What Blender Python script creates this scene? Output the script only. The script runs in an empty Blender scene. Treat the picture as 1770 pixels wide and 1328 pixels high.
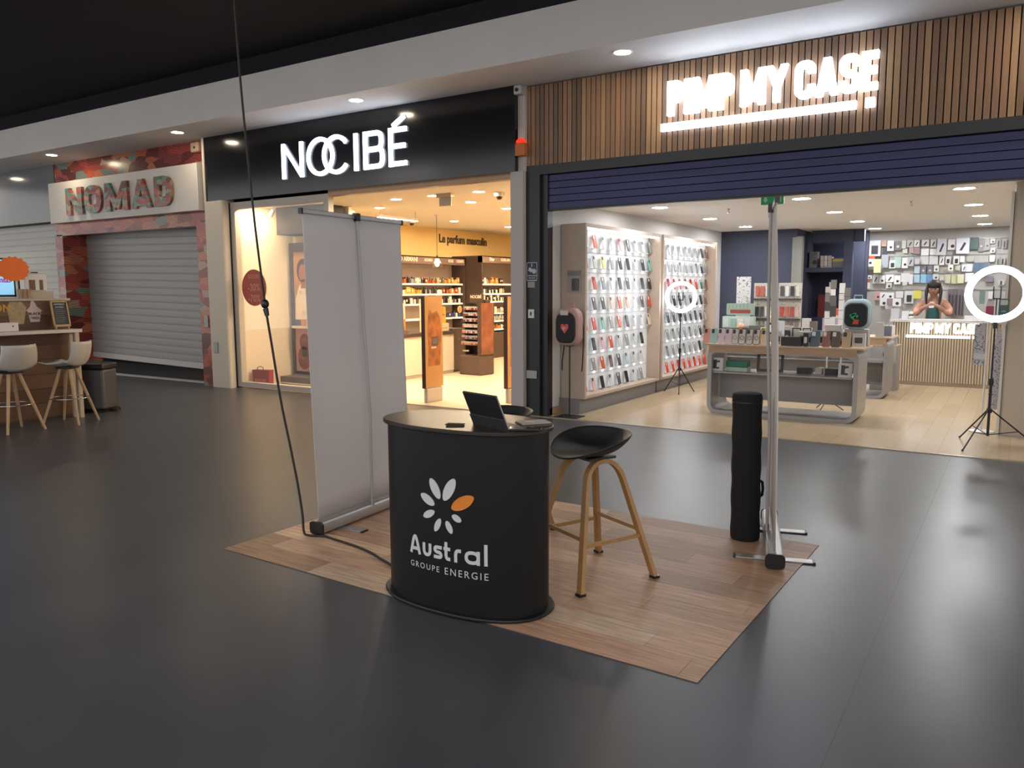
import bpy, bmesh, math, random
from mathutils import Vector, Matrix
random.seed(11)
sc = bpy.context.scene
COL = sc.collection
# ------------------------------------------------------------------ camera
PI = math.pi
yaw, pit, rol = math.radians(32.656), math.radians(6.775), math.radians(-0.243)
Fv = Vector((-math.sin(yaw)*math.cos(pit), math.cos(yaw)*math.cos(pit), -math.sin(pit)))
R0 = Vector((math.cos(yaw), math.sin(yaw), 0)); U0 = R0.cross(Fv)
Rv = R0*math.cos(rol)+U0*math.sin(rol); Uv = U0*math.cos(rol)-R0*math.sin(rol)
cd = bpy.data.cameras.new('camera'); cam = bpy.data.objects.new('camera', cd); COL.objects.link(cam)
cd.sensor_width = 36; cd.lens = 36*1365.0/1770; cd.clip_start = .05; cd.clip_end = 200
mw = Matrix.Identity(4)
for i in range(3):
    mw[i][0] = Rv[i]; mw[i][1] = Uv[i]; mw[i][2] = -Fv[i]
mw[2][3] = 1.53
cam.matrix_world = mw
sc.camera = cam
# ------------------------------------------------------------------ world, exposure
w = bpy.data.worlds.new('mall_ambient'); sc.world = w; w.use_nodes = True
w.node_tree.nodes['Background'].inputs[0].default_value = (1.0, .97, .95, 1)
w.node_tree.nodes['Background'].inputs[1].default_value = 1.45
vs = sc.view_settings
vs.view_transform = 'Standard'; vs.look = 'None'; vs.exposure = 0.0; vs.gamma = 1.0; vs.use_curve_mapping = False
sc.cycles.use_denoising = True
sc.cycles.max_bounces = 8; sc.cycles.diffuse_bounces = 4; sc.cycles.glossy_bounces = 4
sc.cycles.transparent_max_bounces = 12; sc.cycles.sample_clamp_indirect = 6
# lamp strengths (all lamps are built further down as fixtures)
E_SOFFIT, E_PIMP, E_NOC, E_SIGN, E_RING, E_LED, E_FILL = 130, 240, 850, 5.0, 14.0, 9.0, 12.0
# ------------------------------------------------------------------ helpers
def lin(h):
    if isinstance(h, str):
        c = [int(h[i:i+2], 16)/255 for i in (0, 2, 4)]
        return tuple(((x+.055)/1.055)**2.4 if x > .04045 else x/12.92 for x in c)
    return h
MATS = {}
def mat(name, col=(.8, .8, .8), rough=.5, metal=0, emit=0, ecol=None, spec=.5, noise=0, nscale=20, bump=0, coat=0, stretch=None):
    if name in MATS: return MATS[name]
    m = bpy.data.materials.new(name); m.use_nodes = True
    nt = m.node_tree; b = nt.nodes['Principled BSDF']
    c = lin(col)
    b.inputs['Base Color'].default_value = (*c, 1)
    b.inputs['Roughness'].default_value = rough; b.inputs['Metallic'].default_value = metal
    b.inputs['Specular IOR Level'].default_value = spec
    b.inputs['Coat Weight'].default_value = coat
    if emit:
        b.inputs['Emission Color'].default_value = (*lin(ecol or col), 1); b.inputs['Emission Strength'].default_value = emit
    if noise or bump:
        tc = nt.nodes.new('ShaderNodeTexCoord'); n = nt.nodes.new('ShaderNodeTexNoise')
        n.inputs['Scale'].default_value = nscale; n.inputs['Detail'].default_value = 5
        if stretch:
            mp = nt.nodes.new('ShaderNodeMapping'); mp.inputs['Scale'].default_value = stretch
            nt.links.new(tc.outputs['Object'], mp.inputs[0]); nt.links.new(mp.outputs[0], n.inputs['Vector'])
        else: nt.links.new(tc.outputs['Object'], n.inputs['Vector'])
        if noise:
            r = nt.nodes.new('ShaderNodeValToRGB')
            r.color_ramp.elements[0].position = .3; r.color_ramp.elements[1].position = .7
            r.color_ramp.elements[0].color = (*[x*(1-noise) for x in c], 1)
            r.color_ramp.elements[1].color = (*[min(1, x*(1+noise)) for x in c], 1)
            nt.links.new(n.outputs[0], r.inputs[0]); nt.links.new(r.outputs[0], b.inputs['Base Color'])
        if bump:
            bp = nt.nodes.new('ShaderNodeBump'); bp.inputs['Strength'].default_value = bump; bp.inputs['Distance'].default_value = .004
            nt.links.new(n.outputs[0], bp.inputs['Height']); nt.links.new(bp.outputs[0], b.inputs['Normal'])
    MATS[name] = m
    return m
def hexm(h, rough=.45): return mat('plain_'+h, h, rough)
def glassm(name, tint=(1, 1, 1), refl=.12, rough=.02):
    if name in MATS: return MATS[name]
    m = bpy.data.materials.new(name); m.use_nodes = True; nt = m.node_tree; nt.nodes.clear()
    o = nt.nodes.new('ShaderNodeOutputMaterial'); t = nt.nodes.new('ShaderNodeBsdfTransparent'); g = nt.nodes.new('ShaderNodeBsdfGlossy')
    mx = nt.nodes.new('ShaderNodeMixShader'); t.inputs[0].default_value = (*tint, 1); g.inputs['Roughness'].default_value = rough
    mx.inputs[0].default_value = refl
    nt.links.new(t.outputs[0], mx.inputs[1]); nt.links.new(g.outputs[0], mx.inputs[2]); nt.links.new(mx.outputs[0], o.inputs[0])
    MATS[name] = m
    return m
def tropical(name='tropical_print', scale=1.9, cool=False):
    if name in MATS: return MATS[name]
    m = bpy.data.materials.new(name); m.use_nodes = True; nt = m.node_tree; b = nt.nodes['Principled BSDF']
    b.inputs['Roughness'].default_value = .22
    tc = nt.nodes.new('ShaderNodeTexCoord'); ns = nt.nodes.new('ShaderNodeTexNoise'); ns.inputs['Scale'].default_value = scale*1.2
    mp = nt.nodes.new('ShaderNodeMapping'); mp.inputs['Rotation'].default_value = (.3, .75, .2); mp.inputs['Scale'].default_value = (1.0, 1.0, 2.6)
    am = nt.nodes.new('ShaderNodeMix'); am.data_type = 'RGBA'; am.blend_type = 'LINEAR_LIGHT'; am.inputs[0].default_value = .16
    n = nt.nodes.new('ShaderNodeTexVoronoi'); n.inputs['Scale'].default_value = scale*1.7
    sp = nt.nodes.new('ShaderNodeSeparateColor')
    wv = nt.nodes.new('ShaderNodeTexWave'); wv.inputs['Scale'].default_value = scale*2.2; wv.inputs['Distortion'].default_value = 3; wv.inputs['Detail'].default_value = 1.0
    r = nt.nodes.new('ShaderNodeValToRGB'); r.color_ramp.interpolation = 'CONSTANT'
    cols = [(0, '6a2a25'), (.16, 'a8463a'), (.34, 'b85a3e'), (.5, '8a3c35'), (.64, 'bd7350'), (.76, '76857a'), (.86, 'b3937a'), (.93, '9c4238')]
    if cool: cols = [(0, '7a4a42'), (.15, 'b0553f'), (.3, '5f8578'), (.45, 'b86a55'), (.58, '6f9080'), (.72, '9a4a3c'), (.84, '8fa392'), (.93, 'c08a6a')]
    els = r.color_ramp.elements
    els[0].position = 0; els[0].color = (*lin(cols[0][1]), 1); els[1].position = cols[1][0]; els[1].color = (*lin(cols[1][1]), 1)
    for p_, c_ in cols[2:]:
        e = els.new(p_); e.color = (*lin(c_), 1)
    r2 = nt.nodes.new('ShaderNodeValToRGB'); r2.color_ramp.elements[0].position = .42; r2.color_ramp.elements[0].color = (.42, .38, .38, 1)
    r2.color_ramp.elements[1].position = .55; r2.color_ramp.elements[1].color = (1, 1, 1, 1)
    mx = nt.nodes.new('ShaderNodeMix'); mx.data_type = 'RGBA'; mx.blend_type = 'MULTIPLY'; mx.inputs[0].default_value = .5
    L = nt.links.new
    L(tc.outputs['Object'], mp.inputs[0]); L(tc.outputs['Object'], ns.inputs['Vector']); L(mp.outputs[0], am.inputs[6]); L(ns.outputs[1], am.inputs[7])
    L(am.outputs[2], n.inputs['Vector']); L(am.outputs[2], wv.inputs['Vector']); L(n.outputs['Color'], sp.inputs[0]); L(sp.outputs[0], r.inputs[0]); L(wv.outputs[1], r2.inputs[0])
    L(r.outputs[0], mx.inputs[6]); L(r2.outputs[0], mx.inputs[7]); L(mx.outputs[2], b.inputs['Base Color'])
    MATS[name] = m
    return m
def speckle(name, base, spots, scale=60, thr=.62):
    if name in MATS: return MATS[name]
    m = bpy.data.materials.new(name); m.use_nodes = True; nt = m.node_tree; b = nt.nodes['Principled BSDF']
    tc = nt.nodes.new('ShaderNodeTexCoord'); n = nt.nodes.new('ShaderNodeTexNoise'); n.inputs['Scale'].default_value = scale; n.inputs['Detail'].default_value = 1
    r = nt.nodes.new('ShaderNodeValToRGB'); r.color_ramp.interpolation = 'CONSTANT'
    r.color_ramp.elements[0].color = (*lin(base), 1); r.color_ramp.elements[1].position = thr; r.color_ramp.elements[1].color = (*lin(spots), 1)
    nt.links.new(tc.outputs['Object'], n.inputs['Vector']); nt.links.new(n.outputs[0], r.inputs[0]); nt.links.new(r.outputs[0], b.inputs['Base Color'])
    b.inputs['Roughness'].default_value = .4
    MATS[name] = m
    return m
class MB:
    def __init__(s): s.v = []; s.f = []; s.mi = []; s.cur = 0
    def add(s, vs_, fs_):
        o = len(s.v); s.v += [tuple(p) for p in vs_]
        for f in fs_: s.f.append([i+o for i in f]); s.mi.append(s.cur)
        return s
    def slot(s, i): s.cur = i; return s
    def box(s, x0, x1, y0, y1, z0, z1):
        return s.add([(x0,y0,z0),(x1,y0,z0),(x1,y1,z0),(x0,y1,z0),(x0,y0,z1),(x1,y0,z1),(x1,y1,z1),(x0,y1,z1)],
                     [(3,2,1,0),(4,5,6,7),(0,1,5,4),(1,2,6,5),(2,3,7,6),(3,0,4,7)])
    def bar(s, p, q, wd, ht, up=(0, 0, 1)):
        p = Vector(p); q = Vector(q); d = (q-p).normalized(); up = Vector(up)
        if abs(d.dot(up)) > .98: up = Vector((0, 1, 0))
        a = d.cross(up).normalized()*wd/2; b = a.cross(d).normalized()*ht/2
        V = [p-a-b, p+a-b, p+a+b, p-a+b, q-a-b, q+a-b, q+a+b, q-a+b]
        return s.add(V, [(3,2,1,0),(4,5,6,7),(0,1,5,4),(1,2,6,5),(2,3,7,6),(3,0,4,7)])
    def tube(s, pts, r, n=8, closed=False, cap=True):
        P = [Vector(p) for p in pts]; N = len(P); rs = r if isinstance(r, (list, tuple)) else [r]*N
        V = []; prev = None
        for i in range(N):
            a = P[(i-1) % N] if (i or closed) else P[0]; b = P[(i+1) % N] if (i < N-1 or closed) else P[-1]
            t = (b-a); t = t.normalized() if t.length > 1e-9 else Vector((0, 0, 1))
            if prev is None:
                h = Vector((0, 0, 1)) if abs(t.z) < .9 else Vector((1, 0, 0)); u = t.cross(h).normalized()
            else:
                u = (prev-t*prev.dot(t)).normalized()
            prev = u; v2 = t.cross(u)
            for k in range(n):
                an = 2*PI*k/n; V.append(P[i]+(u*math.cos(an)+v2*math.sin(an))*rs[i])
        F = []
        for i in range(N if closed else N-1):
            j = (i+1) % N
            for k in range(n):
                k2 = (k+1) % n; F.append((i*n+k, i*n+k2, j*n+k2, j*n+k))
        if cap and not closed: F += [tuple(range(n-1, -1, -1)), tuple((N-1)*n+k for k in range(n))]
        return s.add(V, F)
    def cyl(s, p, q, r, r2=None, n=16): return s.tube([p, q], [r, r if r2 is None else r2], n)
    def lathe(s, prof, n=20, c=(0, 0, 0), sx=1, sy=1, cap=True):
        V = []; F = []; m = len(prof)
        for r, z in prof:
            for k in range(n):
                a = 2*PI*k/n; V.append((c[0]+r*sx*math.cos(a), c[1]+r*sy*math.sin(a), c[2]+z))
        for i in range(m-1):
            for k in range(n):
                k2 = (k+1) % n; F.append((i*n+k, i*n+k2, (i+1)*n+k2, (i+1)*n+k))
        if cap: F += [tuple(range(n-1, -1, -1)), tuple((m-1)*n+k for k in range(n))]
        return s.add(V, F)
    def sph(s, c, r, n=14, m=9):
        rx, ry, rz = r if isinstance(r, (tuple, list)) else (r, r, r)
        return s.lathe_s(c, rx, ry, rz, n, m)
    def lathe_s(s, c, rx, ry, rz, n, m):
        V = [(c[0], c[1], c[2]-rz)]; F = []
        for i in range(1, m):
            t = -PI/2+PI*i/m
            for k in range(n):
                a = 2*PI*k/n; V.append((c[0]+rx*math.cos(t)*math.cos(a), c[1]+ry*math.cos(t)*math.sin(a), c[2]+rz*math.sin(t)))
        V.append((c[0], c[1], c[2]+rz)); top = len(V)-1
        for k in range(n): F.append((0, 1+(k+1) % n, 1+k))
        for i in range(m-2):
            for k in range(n):
                a = 1+i*n+k; b = 1+i*n+(k+1) % n; F.append((a, b, b+n, a+n))
        for k in range(n): F.append((top, 1+(m-2)*n+k, 1+(m-2)*n+(k+1) % n))
        return s.add(V, F)
    def prism(s, poly, lo, hi, ax='y'):
        # poly in the two other axes (xz for y, xy for z, yz for x), counter-clockwise
        n = len(poly)
        def P(a, b, t): return {'y': (a, t, b), 'z': (a, b, t), 'x': (t, a, b)}[ax]
        V = [P(a, b, lo) for a, b in poly]+[P(a, b, hi) for a, b in poly]
        F = [tuple(range(n)), tuple(range(2*n-1, n-1, -1))]+[(i, i+n, (i+1) % n+n, (i+1) % n) for i in range(n)]
        if ax != 'y': F = [tuple(reversed(f)) for f in F]
        return s.add(V, F)
    def obj(s, name, m, parent=None, smooth=0, loc=None, rot=None):
        me = bpy.data.meshes.new(name); me.from_pydata(s.v, [], s.f)
        ms = m if isinstance(m, (list, tuple)) else [m]
        for k in ms: me.materials.append(k)
        if len(ms) > 1: me.polygons.foreach_set('material_index', s.mi)
        me.validate(); me.update()
        if smooth:
            me.polygons.foreach_set('use_smooth', [True]*len(me.polygons)); me.set_sharp_from_angle(angle=smooth)
        o = bpy.data.objects.new(name, me); COL.objects.link(o)
        if parent: o.parent = parent
        if loc: o.location = loc
        if rot: o.rotation_euler = rot
        return o
def tag(o, label, cat, group=None):
    o['label'] = label; o['category'] = cat
    if group: o['group'] = group
    return o
def thing(name, label, cat, loc=(0, 0, 0), rz=0, group=None):
    o = bpy.data.objects.new(name, None); COL.objects.link(o); o.location = loc; o.rotation_euler = (0, 0, rz); o.empty_display_size = .1
    return tag(o, label, cat, group)
def struct(o, label=None):
    o['kind'] = 'structure'
    if label: o['label'] = label
    return o
def link_copy(src, parent=None, loc=None, rot=None, scale=None, m=None):
    c = src.copy(); COL.objects.link(c); c.parent = parent
    if loc is not None: c.location = loc
    if rot is not None: c.rotation_euler = rot
    if scale is not None: c.scale = scale
    if m is not None:
        c.material_slots[0].link = 'OBJECT'; c.material_slots[0].material = m
    return c
def inst(name, me, m, parent=None, loc=(0, 0, 0), rot=(0, 0, 0), scale=(1, 1, 1)):
    o = bpy.data.objects.new(name, me); COL.objects.link(o); o.parent = parent
    o.location = loc; o.rotation_euler = rot; o.scale = scale
    if m is not None:
        o.material_slots[0].link = 'OBJECT'; o.material_slots[0].material = m
    return o
def mesh_of(mb, name, extra=(), smooth=0):
    me = bpy.data.meshes.new(name); me.from_pydata(mb.v, [], mb.f); me.materials.append(None)
    for k in extra: me.materials.append(k)
    if extra: me.polygons.foreach_set('material_index', mb.mi)
    me.validate(); me.update()
    if smooth:
        me.polygons.foreach_set('use_smooth', [True]*len(me.polygons)); me.set_sharp_from_angle(angle=smooth)
    return me
def rrect(x0, x1, y0, y1, r, n=4):
    out = []
    for cx, cy, a0 in ((x1-r, y0+r, -PI/2), (x1-r, y1-r, 0), (x0+r, y1-r, PI/2), (x0+r, y0+r, PI)):
        for k in range(n+1):
            a = a0+PI/2*k/n; out.append((cx+r*math.cos(a), cy+r*math.sin(a)))
    return out
def bevel(o, wd=.01, seg=2):
    md = o.modifiers.new('bevel', 'BEVEL'); md.width = wd; md.segments = seg; md.limit_method = 'ANGLE'
    return o
# ---- stroke letters: centre lines turned into flat extruded letters in the xz plane (facing -y)
def rnd(pts, r, closed=False, n=5):
    N = len(pts); out = []
    for i in range(N):
        p = Vector(pts[i])
        if not closed and i in (0, N-1): out.append(p); continue
        a = Vector(pts[i-1]); b = Vector(pts[(i+1) % N])
        la = min(r, (a-p).length*.5); lb = min(r, (b-p).length*.5)
        pa = p+(a-p).normalized()*la; pb = p+(b-p).normalized()*lb
        for k in range(n+1):
            t = k/n; out.append(pa*(1-t)**2+p*2*t*(1-t)+pb*t*t)
    return out
def glyph(ch, w, t, r=None):
    h = t/2; r = w*.45 if r is None else r
    T = 1-h; m = .52
    G = {'P': [([(h,0),(h,1)],0), ([(h,T),(w-h,T),(w-h,.40+h*.6),(h,.40+h*.6)],r)],
     'I': [([(h,0),(h,1)],0)],
     'M': [([(h,0),(h,1)],0), ([(w-h,0),(w-h,1)],0), ([(h,1.02),(w/2,.12)],0), ([(w-h,1.02),(w/2,.12)],0)],
     'Y': [([(h*.9,1.05),(w/2,.42)],0), ([(w-h*.9,1.05),(w/2,.42)],0), ([(w/2,0),(w/2,.5)],0)],
     'A': [([(h*.9,-.05),(w/2,1.0)],0), ([(w-h*.9,-.05),(w/2,1.0)],0), ([(w*.22,.24),(w*.78,.24)],0)],
     'E': [([(h,0),(h,1)],0), ([(h,T),(w,T)],0), ([(h,m),(w*.92,m)],0), ([(h,h),(w,h)],0)],
     'N': [([(h,0),(h,1)],0), ([(w-h,0),(w-h,1)],0), ([(h,1.0),(w-h,0.0)],0)],
     'D': [([(h,h),(h,T),(w-h,T),(w-h,h)],-r)],
     'O': [([(h,h),(h,T),(w-h,T),(w-h,h)],-r)],
     'C': [([(w-h,.66),(w-h,T),(h,T),(h,h),(w-h,h),(w-h,.36)],r)],
     'S': [([(w-h,.68),(w-h,T),(h,T),(h,.53),(w-h,.47),(w-h,h),(h,h),(h,.32)],r)],
     'B': [([(h,0),(h,1)],0), ([(h,T),(w-h*1.5,T),(w-h*1.5,m),(h,m)],r), ([(h,m),(w-h,m),(w-h,h),(h,h)],r)]}
    if ch == 'D': return [([(h,0),(h,1)],0,False), ([(h,T),(w-h,T),(w-h,h),(h,h)],r,False)]
    return [(p, abs(q), q < 0) for p, q in G[ch]]
def stroke(mb, pts, t, closed, mapf, depth, clamp=None):
    P = []
    for p in pts:
        p = Vector(p)
        if not P or (p-P[-1]).length > t*.01: P.append(p)
    if closed and (P[0]-P[-1]).length < t*.01: P.pop()
    N = len(P); L = []; Rr = []
    for i in range(N):
        a = P[i-1] if (i or closed) else None; b = P[(i+1) % N] if (i < N-1 or closed) else None
        d1 = (P[i]-a).normalized() if a is not None else None; d2 = (b-P[i]).normalized() if b is not None else None
        if d1 is None: d1 = d2
        if d2 is None: d2 = d1
        n1 = Vector((-d1.y, d1.x)); n2 = Vector((-d2.y, d2.x)); nn = n1+n2
        nn = nn.normalized() if nn.length > 1e-6 else n1
        k = 1/max(.35, nn.dot(n1)); o = nn*(t/2*k)
        L.append(P[i]+o); Rr.append(P[i]-o)
    if clamp:
        for q in L+Rr: q.y = min(max(q.y, clamp[0]), clamp[1])
    V = [mapf(q.x, q.y, 0) for q in L]+[mapf(q.x, q.y, 0) for q in Rr]+[mapf(q.x, q.y, depth) for q in L]+[mapf(q.x, q.y, depth) for q in Rr]
    F = []
    for i in range(N if closed else N-1):
        j = (i+1) % N
        F += [(i, j, N+j, N+i), (2*N+i, 3*N+i, 3*N+j, 2*N+j), (i, 2*N+i, 2*N+j, j), (N+i, N+j, 3*N+j, 3*N+i)]
    if not closed: F += [(0, N, 3*N, 2*N), (N-1, 2*N+N-1, 3*N+N-1, 2*N-1)]
    mb.add(V, F)
def letter(ch, w, t, r=None, mapf=None, depth=.02, H=1.0):
    mb = MB()
    for gi, (pts, rr, cl) in enumerate(glyph(ch, w/H, t/H, r)):
        q = rnd(pts, rr, cl) if rr else pts
        stroke(mb, [(a[0]*H, a[1]*H) for a in q], t, cl, lambda a, b, d, gi=gi: mapf(a, b, d-gi*.0012), depth, (gi*.0008, H-gi*.0008))
    return mb
def text_mesh(txt, size, ext=.002, bold=0, spacing=1.0, sx=1.0):
    cu = bpy.data.curves.new('text', 'FONT'); cu.body = txt; cu.size = size; cu.extrude = ext; cu.offset = bold; cu.space_character = spacing
    cu.align_x = 'CENTER'; cu.align_y = 'CENTER'; cu.resolution_u = 3
    o = bpy.data.objects.new('text', cu); COL.objects.link(o)
    me = bpy.data.meshes.new_from_object(o.evaluated_get(bpy.context.evaluated_depsgraph_get()))
    bpy.data.objects.remove(o); bpy.data.curves.remove(cu)
    if sx != 1:
        for v in me.vertices: v.co.x *= sx
    return me
def text(txt, size, m, parent, loc, rot, name='lettering', **k):
    me = text_mesh(txt, size, **k); me.materials.clear(); me.materials.append(m)
    o = bpy.data.objects.new(name, me); COL.objects.link(o); o.parent = parent; o.location = loc; o.rotation_euler = rot
    return o
FACE_Y = (PI/2, 0, 0)            # readable from -y
FACE_X = (PI/2, 0, PI/2)         # readable from +x
ORD = ['first','second','third','fourth','fifth','sixth','seventh','eighth','ninth','tenth','eleventh','twelfth','thirteenth','fourteenth','fifteenth','sixteenth','seventeenth','eighteenth','nineteenth','twentieth',
 'twenty-first','twenty-second','twenty-third','twenty-fourth','twenty-fifth','twenty-sixth','twenty-seventh','twenty-eighth','twenty-ninth','thirtieth','thirty-first','thirty-second','thirty-third','thirty-fourth','thirty-fifth','thirty-sixth','thirty-seventh','thirty-eighth']
# ------------------------------------------------------------------ common materials
def floor_mat():
    m = mat('mall_vinyl', '404147', .33, spec=.45)
    nt = m.node_tree; b = nt.nodes['Principled BSDF']; L = nt.links.new
    tc = nt.nodes.new('ShaderNodeTexCoord'); n = nt.nodes.new('ShaderNodeTexNoise'); n.inputs['Scale'].default_value = 2.2; n.inputs['Detail'].default_value = 8
    r = nt.nodes.new('ShaderNodeValToRGB'); r.color_ramp.elements[0].position = .3; r.color_ramp.elements[1].position = .75
    r.color_ramp.elements[0].color = (*lin('3e3f44'), 1); r.color_ramp.elements[1].color = (*lin('46474c'), 1)
    L(tc.outputs['Object'], n.inputs[0]); L(n.outputs[0], r.inputs[0]); L(r.outputs[0], b.inputs['Base Color'])
    return m
def plank_mat(name, c1, c2, rough, sc_=(1, 1, 1), rotz=0):
    m = mat(name, c1, rough); nt = m.node_tree; b = nt.nodes['Principled BSDF']; L = nt.links.new
    tc = nt.nodes.new('ShaderNodeTexCoord'); mp = nt.nodes.new('ShaderNodeMapping'); mp.inputs['Rotation'].default_value = (0, 0, rotz)
    br = nt.nodes.new('ShaderNodeTexBrick'); br.inputs['Scale'].default_value = 1; br.inputs['Brick Width'].default_value = 1.25; br.inputs['Row Height'].default_value = .19
    br.inputs['Mortar Size'].default_value = .0015; br.inputs['Color1'].default_value = (*lin(c1), 1); br.inputs['Color2'].default_value = (*lin(c2), 1)
    br.inputs['Mortar'].default_value = (*[x*.6 for x in lin(c1)], 1)
    n = nt.nodes.new('ShaderNodeTexNoise'); n.inputs['Scale'].default_value = 6; n.inputs['Detail'].default_value = 6
    mp2 = nt.nodes.new('ShaderNodeMapping'); mp2.inputs['Scale'].default_value = (1, 14, 1) if not rotz else (14, 1, 1)
    mx = nt.nodes.new('ShaderNodeMix'); mx.data_type = 'RGBA'; mx.blend_type = 'MULTIPLY'; mx.inputs[0].default_value = .2
    L(tc.outputs['Object'], mp.inputs[0]); L(mp.outputs[0], br.inputs[0]); L(tc.outputs['Object'], mp2.inputs[0]); L(mp2.outputs[0], n.inputs[0])
    L(br.outputs[0], mx.inputs[6]); L(n.outputs[0], mx.inputs[7]); L(mx.outputs[2], b.inputs['Base Color'])
    return m
white_wall = mat('white_wall', 'c9c6c4', .7, noise=.04, nscale=4)
black_ceil = mat('black_ceiling', '2b2b31', .95, spec=.1)
dark_metal = mat('anthracite_metal', '1c1e23', .4, noise=.08, nscale=8)
navy_metal = mat('navy_shutter_metal', '1b2158', .42)
alu = mat('aluminium', 'b4b2b1', .42, .75)
alu_paint = mat('grey_painted_metal', 'a5a3a3', .4)
black_pl = mat('black_plastic', '141416', .35)
black_mt = mat('black_powder_coat', '17171a', .45)
white_pl = mat('white_plastic', 'd8d5d2', .35)
chrome = mat('chrome', 'd0d0d0', .12, 1)
lamp_white = mat('lamp_white_trim', 'e0ddd8', .5)
glass_c = glassm('clear_glass', (.97, .97, .97), .07)
# ================================================================== STRUCTURE
struct(MB().box(-26, 9, -9, 8.19, -.12, 0).obj('floor', floor_mat()), 'dark grey glossy vinyl floor of the mall concourse')
struct(MB().box(-5.06, 3, 8.19, 17, -.12, .002).obj('floor_case_shop', plank_mat('oak_vinyl', 'cbb494', 'c2aa88', .2, rotz=PI/2)), 'light oak plank floor of the phone case shop')
struct(MB().box(-10.95, -5.06, 8.19, 18.4, -.12, .002).obj('floor_perfume_shop', mat('cream_tile', 'd8c6ae', .3, noise=.03, nscale=3)), 'cream floor of the perfume shop')
struct(MB().box(-26, -10.95, 8.19, 10.2, -.12, .001).obj('floor_closed_shop', mat('dark_floor', '26262a', .5)), 'dark floor behind the lowered shutters')
struct(MB().box(-5.0, 3, 8.165, 8.205, 0, .008).obj('trim_1', mat('brass_threshold', 'a89a86', .3, .8)), 'metal threshold strip at the edge of the wood floor')
struct(MB().box(-10.4, -5.26, 8.165, 8.205, 0, .006).obj('trim_2', MATS['brass_threshold']), 'metal threshold strip of the perfume shop')
# floor seam of the vinyl sheets
struct(MB().box(-.452, -.449, -8, 8.16, 0, .0006).obj('trim_3', mat('vinyl_seam', '3c3d42', .45)), 'welded seam in the vinyl floor')
struct(MB().box(-26, 9, .6, 7.34, 4.62, 4.8).box(-26, 9, 7.34, 7.42, 4.392, 4.8).obj('ceiling', black_ceil), 'matt black concourse ceiling')
soff = mat('soffit_paint', 'dad6d4', .75, noise=.03, nscale=2)
struct(MB().box(-26, 9, 7.3, 7.36, 3.91, 4.39).box(-26, 9, 7.36, 8.6, 3.91, 3.97).obj('ceiling_soffit', soff), 'white boxed soffit running above the shop fronts')
# masonry behind the fronts
struct(MB().box(-26, -5.06, 8.3, 8.4, 2.89, 3.95).box(-5.06, 9, 8.42, 8.5, 2.53, 3.95).obj('wall_front', mat('wall_dark', '3a3a3e', .8)), 'wall band behind the shop signs')
# ---- closed shops on the left
struct(MB().box(-26, -10.95, 9.9, 10, 0, 4).obj('wall_closed_shop', mat('dark_wall', '1c1c20', .8)), 'dark wall behind the lowered shutters')
gp = mat('grey_gloss_panel', '72757a', .12, noise=.05, nscale=1)
struct(MB().box(-22, -15.46, 8.17, 8.22, 2.87, 3.91).obj('wall_grey_panel', gp), 'glossy grey panel above the left shutter')
def shutter(name, x0, x1, y, z0, z1, pitch, m, lab, bottom=None, bm=None):
    root = bpy.data.objects.new(name, None); COL.objects.link(root); struct(root, lab); xm = (x0+x1)/2; root.location = (xm, y, 0); x0 -= xm; x1 -= xm
    prof = [(0, 0), (0, pitch*.05), (-.008, pitch*.09), (-.009, pitch*.5), (-.008, pitch*.9), (0, pitch*.95), (0, pitch)]
    mb = MB(); V = []; n = len(prof)
    for x in (x0, x1):
        V += [(x, a, b) for a, b in prof]
    mb.add(V, [(i, n+i, n+i+1, i+1) for i in range(n-1)])
    mb.add([(x0, .012, 0), (x1, .012, 0), (x1, .012, pitch), (x0, .012, pitch)], [(0, 3, 2, 1)])
    me = mesh_of(mb, 'slat')
    k = 0; z = z0
    while z < z1-.01:
        inst('slat', me, m, root, (0, 0, z)); z += pitch
    if bottom: MB().box(x0, x1, -.02, .015, z0-bottom, z0).obj('bottom_bar', bm or m, root)
    MB().box(x0-.06, x0, -.03, .04, 0, z1).obj('guide_rail', alu_paint, root)
    MB().box(x1, x1+.06, -.03, .04, 0, z1).obj('guide_rail', alu_paint, root)
    return root
sh_m = mat('shutter_grey', '8f8d8b', .42, .25); sh_w = mat('shutter_white', 'bdbbb4', .45)
shutter('door_1', -15.55, -11.62, 8.6, .335, 2.7, .128, sh_m, 'grey roller shutter lowered almost to the floor, under the tropical sign', .1, mat('shutter_bottom', 'b5b0ad', .4, .2)).rotation_euler = (0, .022, 0)
shutter('door_2', -22, -15.62, 8.45, .05, 2.87, .128, sh_w, 'pale roller shutter behind the drinks kiosk')
struct(MB().box(-15.5, -11.2, 8.28, 8.34, 0, .035).obj('trim_4', alu_paint), 'floor rail under the grey shutter')
tr = tropical()
tp = bpy.data.objects.new('wall_tropical', None); COL.objects.link(tp); struct(tp, 'red tropical leaf print cladding round the grey shutter')
MB().box(-15.44, -10.93, 8.18, 8.24, 2.6, 3.91).obj('top_panel', tr, tp)
MB().box(-15.44, -10.93, 8.14, 8.24, 2.58, 2.8).obj('lintel_panel', tr, tp)
MB().box(-15.5, -15.25, 8.14, 8.24, 0, 2.6).box(-15.34, -15.25, 8.24, 8.66, 0, 2.6).box(-15.5, -15.3, 8.24, 8.8, 0, 2.6).obj('post_panel', tr, tp)
MB().box(-11.21, -10.93, 8.12, 8.24, 0, 2.6).box(-11.3, -11.2, 8.24, 8.66, 0, 2.6).obj('post_panel', tr, tp)
MB().box(-15.3, -11.2, 8.24, 8.66, 2.6, 2.7).obj('soffit_panel', tr, tp)
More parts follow.
